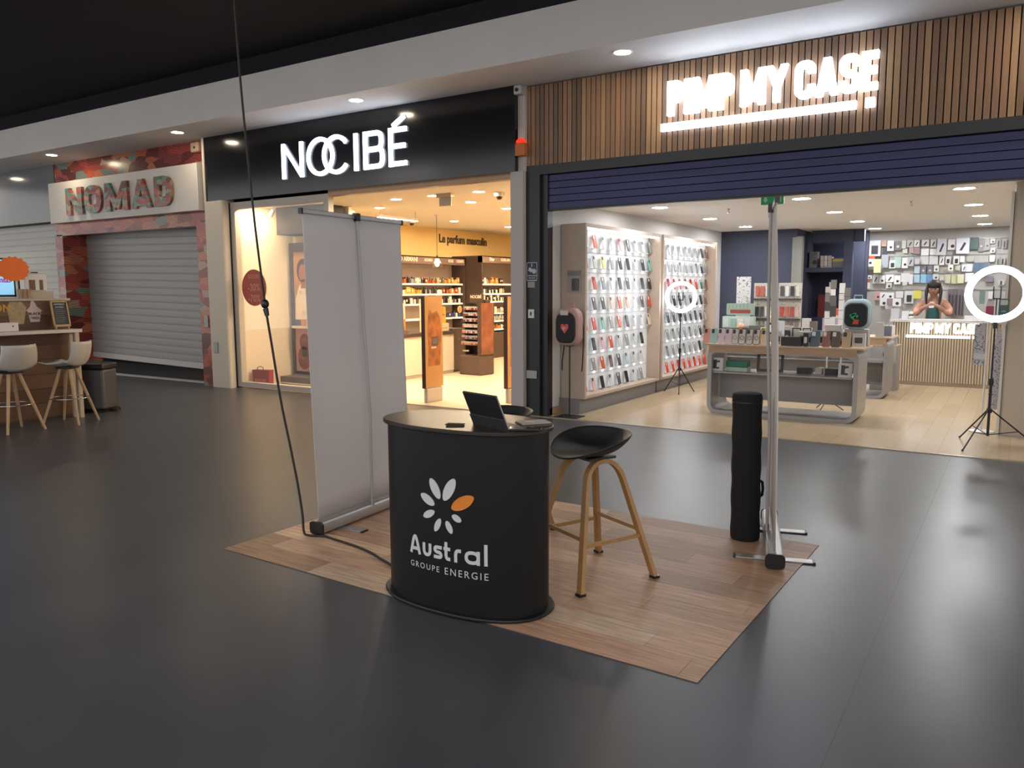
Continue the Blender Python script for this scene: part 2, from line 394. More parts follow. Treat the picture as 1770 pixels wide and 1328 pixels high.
# ---- perfume shop front
wp = mat('pillar_paint', 'b5aeac', .6); cp = mat('pillar_cream', 'cfc4b4', .6)
struct(MB().prism(rrect(-10.93, -10.47, 8.06, 8.32, .05), 0, 2.93, 'z').box(-10.93, -10.88, 8.08, 8.3, 2.93, 3.91).obj('wall_pillar_left', cp), 'cream rounded pillar between the grey shutter and the perfume shop')
struct(MB().box(-5.215, -5.04, 8.12, 8.5, 0, 2.93).box(-5.13, -5.03, 8.16, 8.4, 2.93, 3.91).obj('wall_pillar_middle', wp), 'pale grey pillar between the perfume shop and the dark frame')
wf = mat('window_frame_paint', 'b7aea4', .4)
w1 = MB().box(-10.46, -8.33, 8.2, 8.3, .02, .1).box(-10.46, -8.33, 8.2, 8.3, 2.80, 2.9).box(-10.46, -10.36, 8.2, 8.3, .1, 2.8).box(-8.43, -8.33, 8.2, 8.3, .1, 2.8).obj('window_1', wf)
struct(w1, 'glazed display window of the perfume shop in a pale frame')
MB().box(-10.36, -8.43, 8.245, 8.255, .1, 2.8).obj('pane', glass_c, w1)
MB().box(-10.475, -10.46, 8.18, 8.3, .0, 2.9).obj('window_gasket', black_pl, w1)
struct(MB().box(-8.33, -5.26, 8.2, 8.3, 2.86, 2.93).box(-10.46, -5.26, 8.3, 8.36, 2.89, 2.94).obj('trim_5', mat('lintel_metal', '8a6f58', .3, .6)), 'bronze lintel over the perfume shop entrance')
cream = mat('cream_wall', 'e2d3b8', .7); yel = mat('yellow_wall', 'e6c585', .75)
struct(MB().box(-10.95, -5.07, 8.32, 18.4, 2.875, 2.95).obj('ceiling_perfume_shop', mat('cream_ceiling', 'e6dccb', .8)), 'cream ceiling of the perfume shop')
struct(MB().box(-10.95, -10.8, 9.9, 18.4, 0, 2.88).obj('wall_perfume_left', yel), 'warm yellow wall above the perfume shelves')
struct(MB().box(-10.95, -5.07, 18.3, 18.4, 0, 2.88).obj('wall_perfume_back', cream), 'back wall of the perfume shop')
struct(MB().box(-5.12, -5.07, 8.5, 18.4, 0, 2.88).obj('wall_perfume_right', cream), 'right wall of the perfume shop')
# display window niche
struct(MB().box(-10.56, -10.46, 8.3, 9.5, 0, 2.9).obj('wall_window_side', cream), 'cream side wall of the display window')
struct(MB().box(-10.56, -9.15, 9.45, 9.52, 0, 2.9).obj('wall_window_back', cream), 'cream back wall of the display window')
# ---- phone case shop front
pl = MB().box(-5.05, -4.85, 8.19, 8.3, 0, 2.99).box(-4.85, -4.77, 8.24, 8.36, 0, 2.88).obj('wall_dark_frame', dark_metal)
struct(pl, 'anthracite metal frame left of the phone case shop')
struct(MB().box(-4.85, 9, 8.19, 8.3, 2.88, 2.99).obj('trim_6', dark_metal), 'anthracite beam under the wooden slats')
hs = bpy.data.objects.new('wall_rolled_shutter', None); COL.objects.link(hs); struct(hs, 'navy roller shutter pulled up above the phone case shop')
mb = MB().prism([(8.262, .003), (8.262, .078), (8.3, .084), (8.33, .084), (8.33, 0), (8.3, 0)], -4.77, 6, 'x')
me = mesh_of(mb, 'slat')
for k in range(5): inst('slat', me, navy_metal, hs, (0, 0, 2.88-.080*(k+1)), (0, 0, 0), (1, 1, .952))
MB().box(-4.77, 6, 8.25, 8.34, 2.463, 2.48).obj('bottom_bar', black_mt, hs)
# wooden slat fascia
ws = bpy.data.objects.new('wall_wood_slats', None); COL.objects.link(ws); struct(ws, 'vertical timber slat fascia above the phone case shop')
MB().box(-5.03, 9, 8.27, 8.3, 2.99, 3.91).obj('backing_board', mat('slat_backing', '3a2a20', .7), ws)
sm = [mat('slat_oak_%d' % i, c, .5, noise=.18, nscale=5, stretch=(6, 6, .5)) for i, c in enumerate(('846650', '906e54', '775d48', '9e7d5e', '6c5644'))]
me = mesh_of(MB().box(0, .0495, 8.2, 8.27, 2.99, 3.895), 'slat')
x = -5.03; k = 0
rs = random.Random(3)
while x < 1.6:
    inst('slat', me, sm[rs.choice((0, 0, 1, 1, 2, 2, 3, 4))], ws, (x, 0, 0)); x += .0605
pw = mat('shop_white', 'd8d6d4', .7); pceil = mat('shop_ceiling_white', 'ecebe8', .8)
struct(MB().box(-5.07, -4.8, 8.3, 15, 0, 2.7).obj('wall_case_left', pw), 'white left wall of the phone case shop')
struct(MB().box(-5.07, 3, 8.4, 17, 2.6, 2.7).obj('ceiling_case_shop', pceil), 'white ceiling of the phone case shop')
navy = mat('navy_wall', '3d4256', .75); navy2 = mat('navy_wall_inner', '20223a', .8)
struct(MB().box(-4.8, -3.42, 14.8, 14.9, 0, 2.6).obj('wall_navy', navy), 'navy blue back wall behind the display tables')
struct(MB().box(-3.5, -3.42, 14.79, 14.82, 0, 2.45).box(-3.42, -3.32, 14.75, 14.9, 0, 2.46).obj('door_3', mat('door_frame_grey', '86857f', .5)), 'grey door frame in the navy wall')
nw = MB().box(-3.32, -2.42, 15.5, 15.6, 2.38, 2.6).box(-3.42, -2.44, 16.1, 16.2, 0, 2.6).box(-3.5, -3.42, 14.9, 16.2, 0, 2.6).box(-3.42, -2.75, 15.5, 15.6, 1.84, 1.92).box(-2.75, -2.6, 15.45, 15.62, 0, 2.6).box(-2.75, -2.48, 16.0, 16.2, 0, 2.6).box(-3.42, -2.75, 15.55, 16.1, 1.84, 1.88).obj('wall_navy_niche', navy)
struct(nw, 'navy niche with an open storage shelf beside the accessory wall')
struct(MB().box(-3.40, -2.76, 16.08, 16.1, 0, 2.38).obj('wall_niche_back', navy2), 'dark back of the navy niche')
struct(MB().box(-2.48, 2, 16.4, 16.5, 0, 2.6).obj('wall_accessory', mat('slatwall_grey', 'a9a7a3', .6)), 'grey slatwall carrying the accessories')
struct(MB().box(-2.48, .2, 16.375, 16.4, 2.40, 2.42).box(-2.48, .2, 16.385, 16.4, 2.12, 2.128).box(-2.48, .2, 16.385, 16.4, 1.80, 1.808).box(-2.48, .2, 16.385, 16.4, 1.5, 1.508).obj('trim_7', mat('rail_grey', '8f8e8b', .4, .5)), 'horizontal rails of the slatwall')
struct(MB().prism(rrect(-.11, 1.4, 9.62, 11.2, .03), 0, 2.6, 'z').obj('wall_column', mat('column_beige', 'c4b6a4', .65)), 'beige column at the right of the phone case shop')
struct(MB().box(-.135, -.11, 9.60, 9.66, 0, 2.5).obj('trim_8', mat('corner_guard', 'd8d5cd', .35)), 'pale corner guard of the beige column')
struct(MB().box(1.9, 2.0, 8.5, 17, 0, 2.6).obj('wall_case_right', pw), 'right wall of the phone case shop')
struct(MB().box(-4.8, -4.77, 8.3, 8.58, 0, .09).obj('baseboard_left', mat('beige_skirting', 'a08468', .5)), 'beige skirting beside the first lit cabinet')

# ================================================================== CEILING LAMPS
def downlights(name, pts, z, r, estr, ecol, labf, cat, group, depth=.01):
    me_t = mesh_of(MB().lathe([(r*.98, -.004), (r*1.22, -.007), (r*1.25, 0), (r*.98, 0)], 24, cap=False), 'trim_ring', smooth=.6)
    me_l = mesh_of(MB().lathe([(r, -.003), (r, 0)], 24), 'lens')
    em = mat(name+'_glow', ecol, .5, emit=estr, ecol=ecol)
    for i, (x, y) in enumerate(pts):
        t = thing(name, labf(i), cat, (x, y, z), 0, group)
        inst('trim_ring', me_t, lamp_white, t); inst('lens', me_l, em, t)
near = ['above the pale shutter, beyond the left edge of the picture', 'in the soffit left of the tropical sign', 'in the soffit by the cream pillar, left of the black perfume sign', 'in the soffit above the letters of the black perfume sign', 'in the soffit just left of the lit white case-shop letters', 'in the soffit at the right end of the timber slats']
downlights('soffit_downlight', [(-18.0, 7.6), (-14.4, 7.6), (-10.83, 7.6), (-7.18, 7.6), (-3.53, 7.6), (.1, 7.6)], 3.91, .085, E_SOFFIT, (1, .82, .58), lambda i: 'round warm downlight '+near[i], 'downlight', 'soffit downlights')
pts = [(x, y) for x in (-4.06, -2.27, -.58) for y in (9.95, 11.95, 13.8, 15.6)]
pts = [p for p in pts if not (p[0] < -4 and p[1] > 14.7)]
cols_ = {-4.06: 'row nearest the lit cabinets', -2.27: 'middle row', -.58: 'row on the right'}
downlights('shop_downlight', pts, 2.6, .1, E_PIMP, (.97, .98, 1.0), lambda i: 'round white ceiling lamp, %s from the front in the %s' % (ORD[[9.95, 11.95, 13.8, 15.6].index(pts[i][1])], cols_[pts[i][0]]), 'ceiling lamp', 'phone case shop ceiling lamps')
npts = [(-7.87, 9.12), (-7.15, 9.09), (-6.35, 9.08), (-7.19, 10.07), (-7.26, 11.18), (-9.71, 10.05), (-8.9, 9.9), (-9.4, 12.6), (-9.3, 14.4), (-7.6, 13.4), (-6.2, 11.5), (-6.6, 14.8), (-8.6, 16.4)]
nl = ['beside the tall blank banner', 'left of the exit sign', 'right of the exit sign', 'below and right of the exit sign', 'lowest on the right by the pale pillar', 'above the display window', 'over the counter', 'over the left end of the shelves', 'over the right end of the shelves', 'deep in the shop over the aisle', 'by the right wall', 'deep on the right', 'at the far back wall']
downlights('perfume_downlight', npts, 2.875, .075, E_NOC, (1, .79, .52), lambda i: 'small warm perfume shop downlight '+nl[i], 'downlight', 'perfume shop ceiling lamps')
downlights('window_fill_light', [(-10.15, 8.45), (-9.2, 8.45)], 2.875, .06, 400, (1, .79, .52), lambda i: 'added small warm fill lamp over the %s half of the display window' % ('left', 'right')[i], 'downlight', 'added display window fill lamps')  # pair of lamps added to brighten the inside of the display window
# display window spot lamps
t = thing('window_spotlight', 'warm spotlight washing the left side wall of the display window', 'spotlight', (-10.1, 8.75, 2.875))
MB().cyl((0, 0, 0), (0, 0, -.06), .012).obj('stem', white_pl, t)
MB().cyl((0, 0, -.05), (-.09, 0, -.15), .035).obj('lamp_head', white_pl, t, smooth=.6)
MB().cyl((-.09, 0, -.15), (-.092, 0, -.153), .031).obj('lens', mat('spot_glow', (1, .8, .5), .5, emit=700, ecol=(1, .78, .46)), t)
# unseen fill lamps added over and behind the camera to light the concourse
lum = mat('fill_lamp_glow', (1, .95, .9), .5, emit=E_FILL, ecol=(1, .95, .9))
for i, (x, y) in enumerate([(-6.0, 1.2), (-.5, 1.2), (4.5, 1.2), (-12.5, 1.2)]):
    t = thing('fill_luminaire', 'added unseen white tube fill lamp under the black ceiling, %s' % ('left of the photographer', 'just above the photographer', 'right of the photographer', 'over the far left concourse')[i], 'luminaire', (x, y, 4.3), 0, 'added fill lamps')
    MB().box(-.8, .8, -.09, .09, .03, .09).obj('housing', white_pl, t)
    MB().box(-.78, .78, -.08, .08, .005, .029).obj('diffuser', lum, t)
    MB().cyl((-.7, 0, .09), (-.7, 0, .32), .004, n=6).cyl((.7, 0, .09), (.7, 0, .32), .004, n=6).obj('hanger', black_mt, t)
# ================================================================== FOREGROUND STAND
# ---- wood-look vinyl mat
rug = thing('vinyl_mat', 'wood-look vinyl mat with printed planks under the promotional stand', 'mat', (-2.425, 3.885, 0), -.022)
MB().box(-1.475, 1.475, -1.0, 1.0, 0, .003).obj('backing_sheet', mat('mat_backing', '5a4e45', .7), rug)
rp = [mat('mat_plank_%d' % i, c, .5, noise=.3, nscale=4, stretch=(1, 14, 1)) for i, c in enumerate(('a98870', 'b59278', 'c29f82', '97785f', 'cca988', 'ab866c', 'b69c84'))]
rr_ = random.Random(5); y = -1.0; row = 0
while y < .99:
    y1 = min(1.0, y+.182); x = -1.475-rr_.uniform(0, .8)
    while x < 1.47:
        x1 = x+rr_.choice((.92, 1.22, 1.22)); a, b = max(-1.475, x), min(1.475, x1)
        if b-a > .02:
            MB().box(a+.0008, b-.0008, y+.0008, y1-.0008, .003, .0042).obj('plank', rp[rr_.choice((0, 0, 1, 1, 2, 3, 4, 5, 6))], rug)
        x = x1
    y = y1
# ---- promotional counter
CX, CY, CN = -2.258, 3.1, 2.3
def sup(a, b, n=72):
    out = []
    for k in range(n):
        t = 2*PI*k/n; c, s_ = math.cos(t), math.sin(t)
        out.append((a*math.copysign(abs(c)**(2/CN), c), b*math.copysign(abs(s_)**(2/CN), s_)))
    return out
ctr = thing('promotional_counter', 'black oval pop-up promotion counter with a white and orange flower logo', 'counter', (CX, CY, .0045))
body_m = mat('counter_black_wrap', '101012', .45, spec=.3)
BA, BB = .440, .243
MB().prism(sup(BA, BB), .015, .875, 'z').obj('body', body_m, ctr, smooth=.5)
bevel(MB().prism(sup(.468, .270), 0, .016, 'z').obj('base_plate', mat('counter_base', '131315', .4), ctr, smooth=.5), .0045)
topm = mat('counter_top_black', '2a2422', .36, spec=.35, noise=.12, nscale=4, stretch=(1, 8, 1))
bevel(MB().prism(sup(.462, .266), .872, .893, 'z').obj('worktop', topm, ctr, smooth=.5), .005)
_xs = [BA*(-1+2*i/3000) for i in range(3001)]
_ys = [-BB*max(0, 1-abs(q/BA)**CN)**(1/CN) for q in _xs]
_s = [0]
for i in range(3000): _s.append(_s[-1]+math.hypot(_xs[i+1]-_xs[i], _ys[i+1]-_ys[i]))
_mid = _s[1500]
def onface(s_, z, d):
    t = s_+_mid; lo, hi = 0, 3000
    while hi-lo > 1:
        m_ = (lo+hi)//2
        if _s[m_] <= t: lo = m_
        else: hi = m_
    f = (t-_s[lo])/max(1e-9, _s[hi]-_s[lo]); x_, y_ = _xs[lo]+(_xs[hi]-_xs[lo])*f, _ys[lo]+(_ys[hi]-_ys[lo])*f
    tx, ty = _xs[hi]-_xs[lo], _ys[hi]-_ys[lo]; l = math.hypot(tx, ty); nx, ny = ty/l, -tx/l
    o = .0012-d
    return (x_+nx*o, y_+ny*o, z-.004)
logo_w = mat('logo_white', 'bfbfc2', .5); logo_o = mat('logo_orange', 'd07a26', .5)
pet = [(-.026,.652,.028,.56,.046), (.113,.665,.052,.556,.052), (.211,.588,.095,.522,.058), (.146,.467,.097,.49,.031), (.095,.402,.064,.459,.031), (-.003,.399,.03,.465,.031), (-.072,.461,-.004,.495,.035), (-.086,.569,-.004,.526,.042)]
for i, (s0, z0, s1, z1, wd) in enumerate(pet):
    a = Vector((s0-.005, z0)); b = Vector((s1-.005, z1)); d = b-a; n = Vector((-d.y, d.x)).normalized(); P = []
    for k in range(24):
        t = 2*PI*k/24; P.append(a+d*(.5+.5*math.cos(t))+n*(wd/2*math.copysign(abs(math.sin(t))**1.15, math.sin(t))))
    mb = MB(); N = len(P); mb.add([onface(p.x, p.y, -.0022) for p in P]+[onface(p.x, p.y, .002) for p in P], [tuple(range(N))]+[(j, N+j, N+(j+1) % N, (j+1) % N) for j in range(N)])
    o = mb.obj('logo_petal', logo_o if i == 2 else logo_w, ctr)
    if i == 2: o['label'] = 'orange petal of the flower logo'
def lw(pts, t, s0, r=0, closed=False):
    mb = MB()
    for p, rr, cl in pts:
        q = rnd(p, rr, cl, 6) if rr else [Vector(a) for a in p]
        stroke(mb, q, t, cl, lambda x_, y_, d: onface(x_+s0, y_+.266, d), .002)
    return mb
th = .0165
AUS = [(-.173, [([(.006,0),(.028,.086),(.043,.086),(.066,0)], .03, False), ([(.014,.026),(.058,.026)], 0, False)]),
 (-.088, [([(.009,.066),(.009,.009),(.047,.009),(.047,.066)], .026, False)]),
 (-.020, [([(.05,.057),(.009,.057),(.009,.035),(.045,.031),(.045,.009),(.002,.009)], .014, False)]),
 (.040, [([(.014,.09),(.014,.009),(.038,.009)], .022, False), ([(0,.057),(.038,.057)], 0, False)]),
 (.099, [([(.009,0),(.009,.057),(.038,.057)], .026, False)]),
 (.155, [([(.009,.009),(.009,.057),(.07,.057),(.07,.009)], .03, True), ([(.07,0),(.07,.066)], 0, False)]),
 (.252, [([(.01,0),(.01,.102)], 0, False)])]
for s0, g in AUS: lw(g, th, s0).obj('logo_letter', logo_w, ctr)
for word, s0, s1 in (('GROUPE', -.171, .0135), ('ENERGIE', .046, .274)):
    me = text_mesh(word, .036, ext=0, spacing=1.32)
    xs = [v.co.x for v in me.vertices]; k = (s1-s0)/(max(xs)-min(xs)); x0 = min(xs)
    for v in me.vertices: v.co = Vector(onface(s0+(v.co.x-x0)*k, .213+v.co.y*k, 0))
    me.materials.clear(); me.materials.append(logo_w)
    o = bpy.data.objects.new('logo_lettering', me); COL.objects.link(o); o.parent = ctr
# ---- things on the counter
TZ = .898
tb = thing('tablet', 'black tablet in a folio stand facing away on the promotion counter', 'tablet', (-2.03, 2.985, TZ), math.radians(-17))
ang = math.radians(24); cs, sn = math.cos(ang), math.sin(ang)
def tp_(x_, u, t): return (x_, -u*sn+t*cs, u*cs+t*sn)
def slab(mb, x0, x1, u0, u1, t0, t1):
    V = [tp_(a, b, c) for c in (t0, t1) for a, b in ((x0, u0), (x1, u0), (x1, u1), (x0, u1))]
    return mb.add(V, [(0, 1, 2, 3), (7, 6, 5, 4), (0, 4, 5, 1), (1, 5, 6, 2), (2, 6, 7, 3), (3, 7, 4, 0)])
fol = mat('folio_black', '1c1c20', .5)
bevel(slab(MB(), -.125, .125, .004, .178, 0, .008).obj('screen_back', fol, tb), .003)
slab(MB(), -.124, .124, .005, .177, .0085, .0105).obj('screen', mat('screen_black', '08080a', .08), tb)
bevel(slab(MB(), -.125, .125, .0, .062, -.006, -.001).obj('back_flap', mat('folio_grey', '2c2c31', .55), tb), .002)
MB().tube([tp_(.126, .006, .0045), tp_(.126, .176, .0045)], .0035, 6).obj('metal_rim', alu, tb)
bevel(MB().box(-.122, .122, .02, .125, 0, .007).obj('keyboard', fol, tb), .002)
for i, (x_, y_, rz, c, lab, sz) in enumerate([(-2.23, 2.975, .3, '3b2f2a', 'dark business card lying left of the tablet, rear one', (.085, .05)), (-2.19, 2.925, .55, '2b2422', 'dark business card lying left of the tablet, nearest the counter edge', (.085, .05))]):
    t = tag(bevel(MB().box(-sz[0]/2, sz[0]/2, -sz[1]/2, sz[1]/2, 0, .002).obj('business_card', mat('card_%d' % i, c, .85, spec=.1), None, loc=(x_, y_, TZ+.0003*i), rot=(0, 0, rz)), .0008, 1), lab, 'card', 'cards on the counter')
nb = thing('notebook', 'small brown notebook with papers at the right end of the counter', 'notebook', (-1.90, 3.15, TZ), .9)
nc = MB().box(-.075, .075, -.05, .05, 0, .012).obj('cover', mat('notebook_brown', '55443c', .55), nb); MB().box(-.072, .073, -.047, .047, .012, .016).obj('pages', mat('pages_white', 'a89e97', .7), nc)
ph = thing('smartphone', 'dark smartphone lying beside the tablet on the counter', 'phone', (-1.865, 3.02, TZ), .5)
bevel(MB().prism(rrect(-.075, .075, -.037, .037, .01), 0, .009, 'z').obj('body', black_pl, ph), .002); MB().prism(rrect(-.071, .071, -.034, .034, .008), .009, .0095, 'z').obj('screen', mat('phone_glass', '3a3330', .06), ph)
pts = [(-1.97+.03*math.cos(t*.5), 3.08+.022*math.sin(t*.5)+.004*t, TZ+.004) for t in range(0, 14)]
tag(MB().tube(pts+[(-1.92, 3.11, TZ+.02), (-1.88, 3.12, TZ+.02)], .0022, 6).obj('charging_cable', mat('cable_white', 'c9c5c2', .5), smooth=1), 'thin white charging cable looped beside the phone on the counter', 'cable')
# ---- roll-up banners
fab = mat('banner_rear_fabric', 'd0cbc9', .8, noise=.03, nscale=1.2); fab_f = mat('banner_front_fabric', 'c8c6c4', .7)
def banner(lab, loc, rz, W, H, lean):
    t = thing('rollup_banner', lab, 'banner', loc, rz, 'roll-up banners on the mat')
    h = W/2
    prof = rrect(-.048, .048, .01, .087, .022, 3)
    o = MB().prism(prof, -h, h, 'x').obj('cassette', alu, t, smooth=.4)
    MB().box(-h, h, -.006, .006, .085, .1).obj('slot_rail', alu, t)
    for s_ in (-1, 1):
        MB().prism([(a*1.1, b*1.07-.005) for a, b in prof], min(s_*h, s_*(h+.016)), max(s_*h, s_*(h+.016)), 'x').obj('end_cap', black_pl, t, smooth=.4)
        fp = bevel(MB().box(s_*h*.62-.03, s_*h*.62+.03, -.21, .21, 0, .006).obj('foot_plate', alu, t), .002)
        MB().box(s_*h*.62-.031, s_*h*.62+.031, -.222, -.208, 0, .008).obj('foot_pad', black_pl, fp); MB().box(s_*h*.62-.031, s_*h*.62+.031, .208, .222, 0, .008).obj('foot_pad', black_pl, fp)
    N = 14; V = []; hw = h-.012
    for i in range(N+1):
        z = .095+(H-.1)*i/N; yy = lean*i/N+.012*math.sin(PI*i/N)
        for x_ in (-hw, -hw*.97, -hw*.5, 0, hw*.5, hw*.97, hw): V.append((x_, yy-(.006 if abs(x_) > hw*.98 else 0)*math.sin(PI*i/N), z))
    F = [(i*7+k, i*7+k+1, (i+1)*7+k+1, (i+1)*7+k) for i in range(N) for k in range(6)]
    o = MB().add(V, F).obj('fabric', fab, t, smooth=1.2); md = o.modifiers.new('solid', 'SOLIDIFY'); md.thickness = .0015
    MB().prism(rrect(lean-.009, lean+.011, H-.008, H+.022, .006), -h, h, 'x').obj('top_bar', alu, t, smooth=.5)
    for s_ in (-1, 1): MB().box(s_*h-.008, s_*h+.008, lean-.012, lean+.014, H-.012, H+.024).obj('bar_end_cap', black_pl, t)
    MB().tube([(0, -.03, .03), (0, -.034, .7), (0, lean*.6-.03, 1.3), (0, lean-.014, H+.005)], .0095, 10).obj('support_pole', alu_paint, t, smooth=1)
    MB().box(-.018, .018, lean-.03, lean+.004, H-.02, H+.03).obj('pole_hook', black_pl, t)
    MB().cyl((0, -.032, .02), (0, -.032, .12), .015).obj('pole_socket', alu, t, smooth=.6)
    return t
# left banner: long axis almost along +y, its back (pole side) towards +x
b0, b1 = Vector((-3.635, 3.40, 0)), Vector((-3.70, 4.40, 0)); d = b1-b0
banner('tall roll-up banner seen from its blank grey back, left of the promotion counter', (*((b0+b1)/2).xy, .0045), math.atan2(d.y, d.x), 1.0, 2.0, .05)
n0 = Vector((-1.045, 4.29, 0)); d = Vector((-.285, .958, 0)).normalized()
banner('roll-up banner seen edge-on as a thin strip beside the black tube', (*(n0+d*.46).xy, .0045), math.atan2(-d.y, -d.x), .92, 1.985, -.055)
# ---- black tube bag
tbx = thing('tube_bag', 'tall black fabric tube bag standing beside the edge-on banner', 'bag', (-1.345, 4.755, .0045))
cloth = mat('black_cloth', '131316', .9, bump=.3, nscale=60)
prof = [(.082, 0), (.088, .012)]+[(.087+.0025*math.sin(i*1.7), .012+.86*i/16) for i in range(1, 17)]+[(.089, .882), (.083, .9), (.07, .904)]
MB().lathe(prof, 28).obj('body', cloth, tbx, smooth=.9)
MB().lathe([(.0895, .845), (.0905, .85), (.0895, .855)], 28, cap=False).obj('zip', black_pl, tbx, smooth=.9)
MB().tube([(.084, .02, .26), (.1, .02, .27), (.104, .02, .31), (.1, .02, .35), (.084, .02, .36)], .009, 6).obj('carry_handle', cloth, tbx, smooth=1)
tbx.rotation_euler = (0.0, -.012, .4)
# ---- black shell bar stools with bent oak legs
oak = mat('bent_oak', 'a1794a', .45, noise=.12, nscale=8, stretch=(3, 3, .6)); shell = mat('stool_shell_black', '16171a', .5)
def bar_stool(lab, loc, rz):
    t = thing('bar_stool', lab, 'bar stool', loc, rz, 'black shell bar stools at the stand')
    V = []; F = []; n, m = 40, 12
    for i in range(m+1):
        q = i/m
        for k in range(n):
            a = 2*PI*k/n      # back of the shell towards +x
            back = (1+math.cos(a))/2; side = abs(math.sin(a))
            rim = .105*back**1.3+.05*side**2*(1-.3*back)-.015*(1-back)**2
            rx = .2 if math.cos(a) > 0 else .215; ry = .235
            z = .655+rim*q**2.6+.012*q
            V.append((rx*q**.85*math.cos(a)*(1+.06*q*back), ry*q**.85*math.sin(a), z))
    for i in range(m):
        for k in range(n):
            k2 = (k+1) % n; F.append((i*n+k, i*n+k2, (i+1)*n+k2, (i+1)*n+k))
    V2 = [V[0]]+V[n:]; F2 = [(0, 1+(k+1) % n, 1+k) for k in range(n)]+[tuple(x_-n+1 for x_ in f) for f in F[n:]]
    o = MB().add(V2, F2).obj('seat_shell', shell, t, smooth=1.2); md = o.modifiers.new('solid', 'SOLIDIFY'); md.thickness = .012; md.offset = -1
    md = o.modifiers.new('sub', 'SUBSURF'); md.levels = 1; md.render_levels = 1
    R_, r_, zt = .345, .135, .635
    A = [math.radians(x_) for x_ in (0, 90, 180, 270)]
    ft = [Vector((R_*math.cos(a), R_*math.sin(a), 0)) for a in A]; tp = [Vector((r_*math.cos(a), r_*math.sin(a), zt)) for a in A]
    ft = [Matrix.Rotation(math.radians(45), 3, 'Z') @ v for v in ft]; tp = [Matrix.Rotation(math.radians(45), 3, 'Z') @ v for v in tp]
    for i, j in ((2, 3), (0, 1)):
        P = [ft[i]]+[ft[i].lerp(tp[i], .5)]; c = rnd([tuple(ft[i]), tuple(tp[i]), tuple(tp[j]), tuple(ft[j])], .12, False, 8)
        mb = MB(); N = len(c); U = []
        for k in range(N):
            tg = (c[min(N-1, k+1)]-c[max(0, k-1)]).normalized(); dirp = (ft[j]-ft[i]).normalized(); nr = dirp.cross(Vector((0, 0, 1))).normalized(); b = tg.cross(nr).normalized()
            for sx, sy in ((-1, -1), (1, -1), (1, 1), (-1, 1)): U.append(c[k]+nr*.0185*sx+b*.0115*sy)
        FF = [(k*4+e, k*4+(e+1) % 4, (k+1)*4+(e+1) % 4, (k+1)*4+e) for k in range(N-1) for e in range(4)]+[(3, 2, 1, 0), tuple((N-1)*4+e for e in range(4))]
        lf = mb.add(U, FF).obj('leg_frame', oak, t, smooth=.5)
        for f in (ft[i], ft[j]): MB().box(f.x-.02, f.x+.02, f.y-.02, f.y+.02, 0, .012).obj('foot', black_pl, lf)
    MB().box(-.09, .09, -.10, .10, zt+.006, zt+.018).obj('mount_plate', black_mt, t)
    for i in range(4):
        j = (i+1) % 4; q = .41 if i % 2 else .36
        MB().bar(ft[i].lerp(tp[i], q), ft[j].lerp(tp[j], q), .012, .02).obj('footrest', oak, t)
    return t
bar_stool('black shell bar stool with oak legs standing right of the promotion counter', (-1.882, 3.716, .0045), math.radians(64))
bar_stool('black shell bar stool mostly hidden behind the tablet and the counter', (-2.74, 4.12, .0045), math.radians(75))
# ---- hanging power cable
cp_ = [(-4.24, 3.4, 4.62), (-4.225, 3.4, 3.9), (-4.208, 3.4, 3.32), (-4.185, 3.4, 2.86), (-4.149, 3.4, 2.41), (-4.10, 3.4, 1.907), (-4.04, 3.4, 1.452)]
cp2 = [(-4.04, 3.4, 1.44), (-3.99, 3.4, 1.178), (-3.93, 3.4, .848), (-3.85, 3.4, .52), (-3.79, 3.39, .31), (-3.735, 3.37, .13), (-3.70, 3.345, .03), (-3.66, 3.35, .012), (-3.56, 3.385, .012), (-3.468, 3.375, .012), (-3.298, 3.352, .012), (-3.122, 3.313, .012), (-2.976, 3.255, .012), (-2.80, 3.19, .012), (-2.772, 3.18, .012)]
def smooth_path(P, n=5):
    P = [Vector(p) for p in P]; out = []
    for i in range(len(P)-1):
        a = P[max(0, i-1)]; b = P[i]; c = P[i+1]; d = P[min(len(P)-1, i+2)]
        for k in range(n):
            t = k/n; out.append(.5*((2*b)+(c-a)*t+(2*a-5*b+4*c-d)*t*t+(3*b-a-3*c+d)*t**3))
    return out+[P[-1]]
cab = thing('power_cable', 'black power cable hanging from the ceiling and running over the mat to the counter', 'cable', (-4.24, 3.4, 0))
off = lambda P: [Vector(p)-Vector((-4.24, 3.4, 0)) for p in P]
rub = mat('black_rubber', '17130f', .6)
MB().tube(off(smooth_path(cp_)), .007, 8).obj('upper_cord', rub, cab, smooth=1); MB().tube(off(smooth_path(cp2)), .0075, 8).obj('lower_cord', rub, cab, smooth=1)
q = Vector((-4.04+4.24, 0, 1.45))
MB().sph(q, (.026, .026, .03), 14, 9).cyl(q+Vector((.004, 0, -.03)), q+Vector((.016, 0, -.075)), .018, .014).obj('plug_connector', black_pl, cab, smooth=1)
# ================================================================== SIGNS
def board_sign(): pass
glow = mat('sign_glow', (1, 1, 1), .5, emit=E_SIGN, ecol=(.74, .85, 1.0)); side_w = mat('letter_side', 'd5d5d5', .5)
gloss_black = mat('gloss_black_panel', '17171b', .14, spec=.5)
def XZ(x0, y0, z0): return lambda a, b, d: (x0+a, y0+d, z0+b)
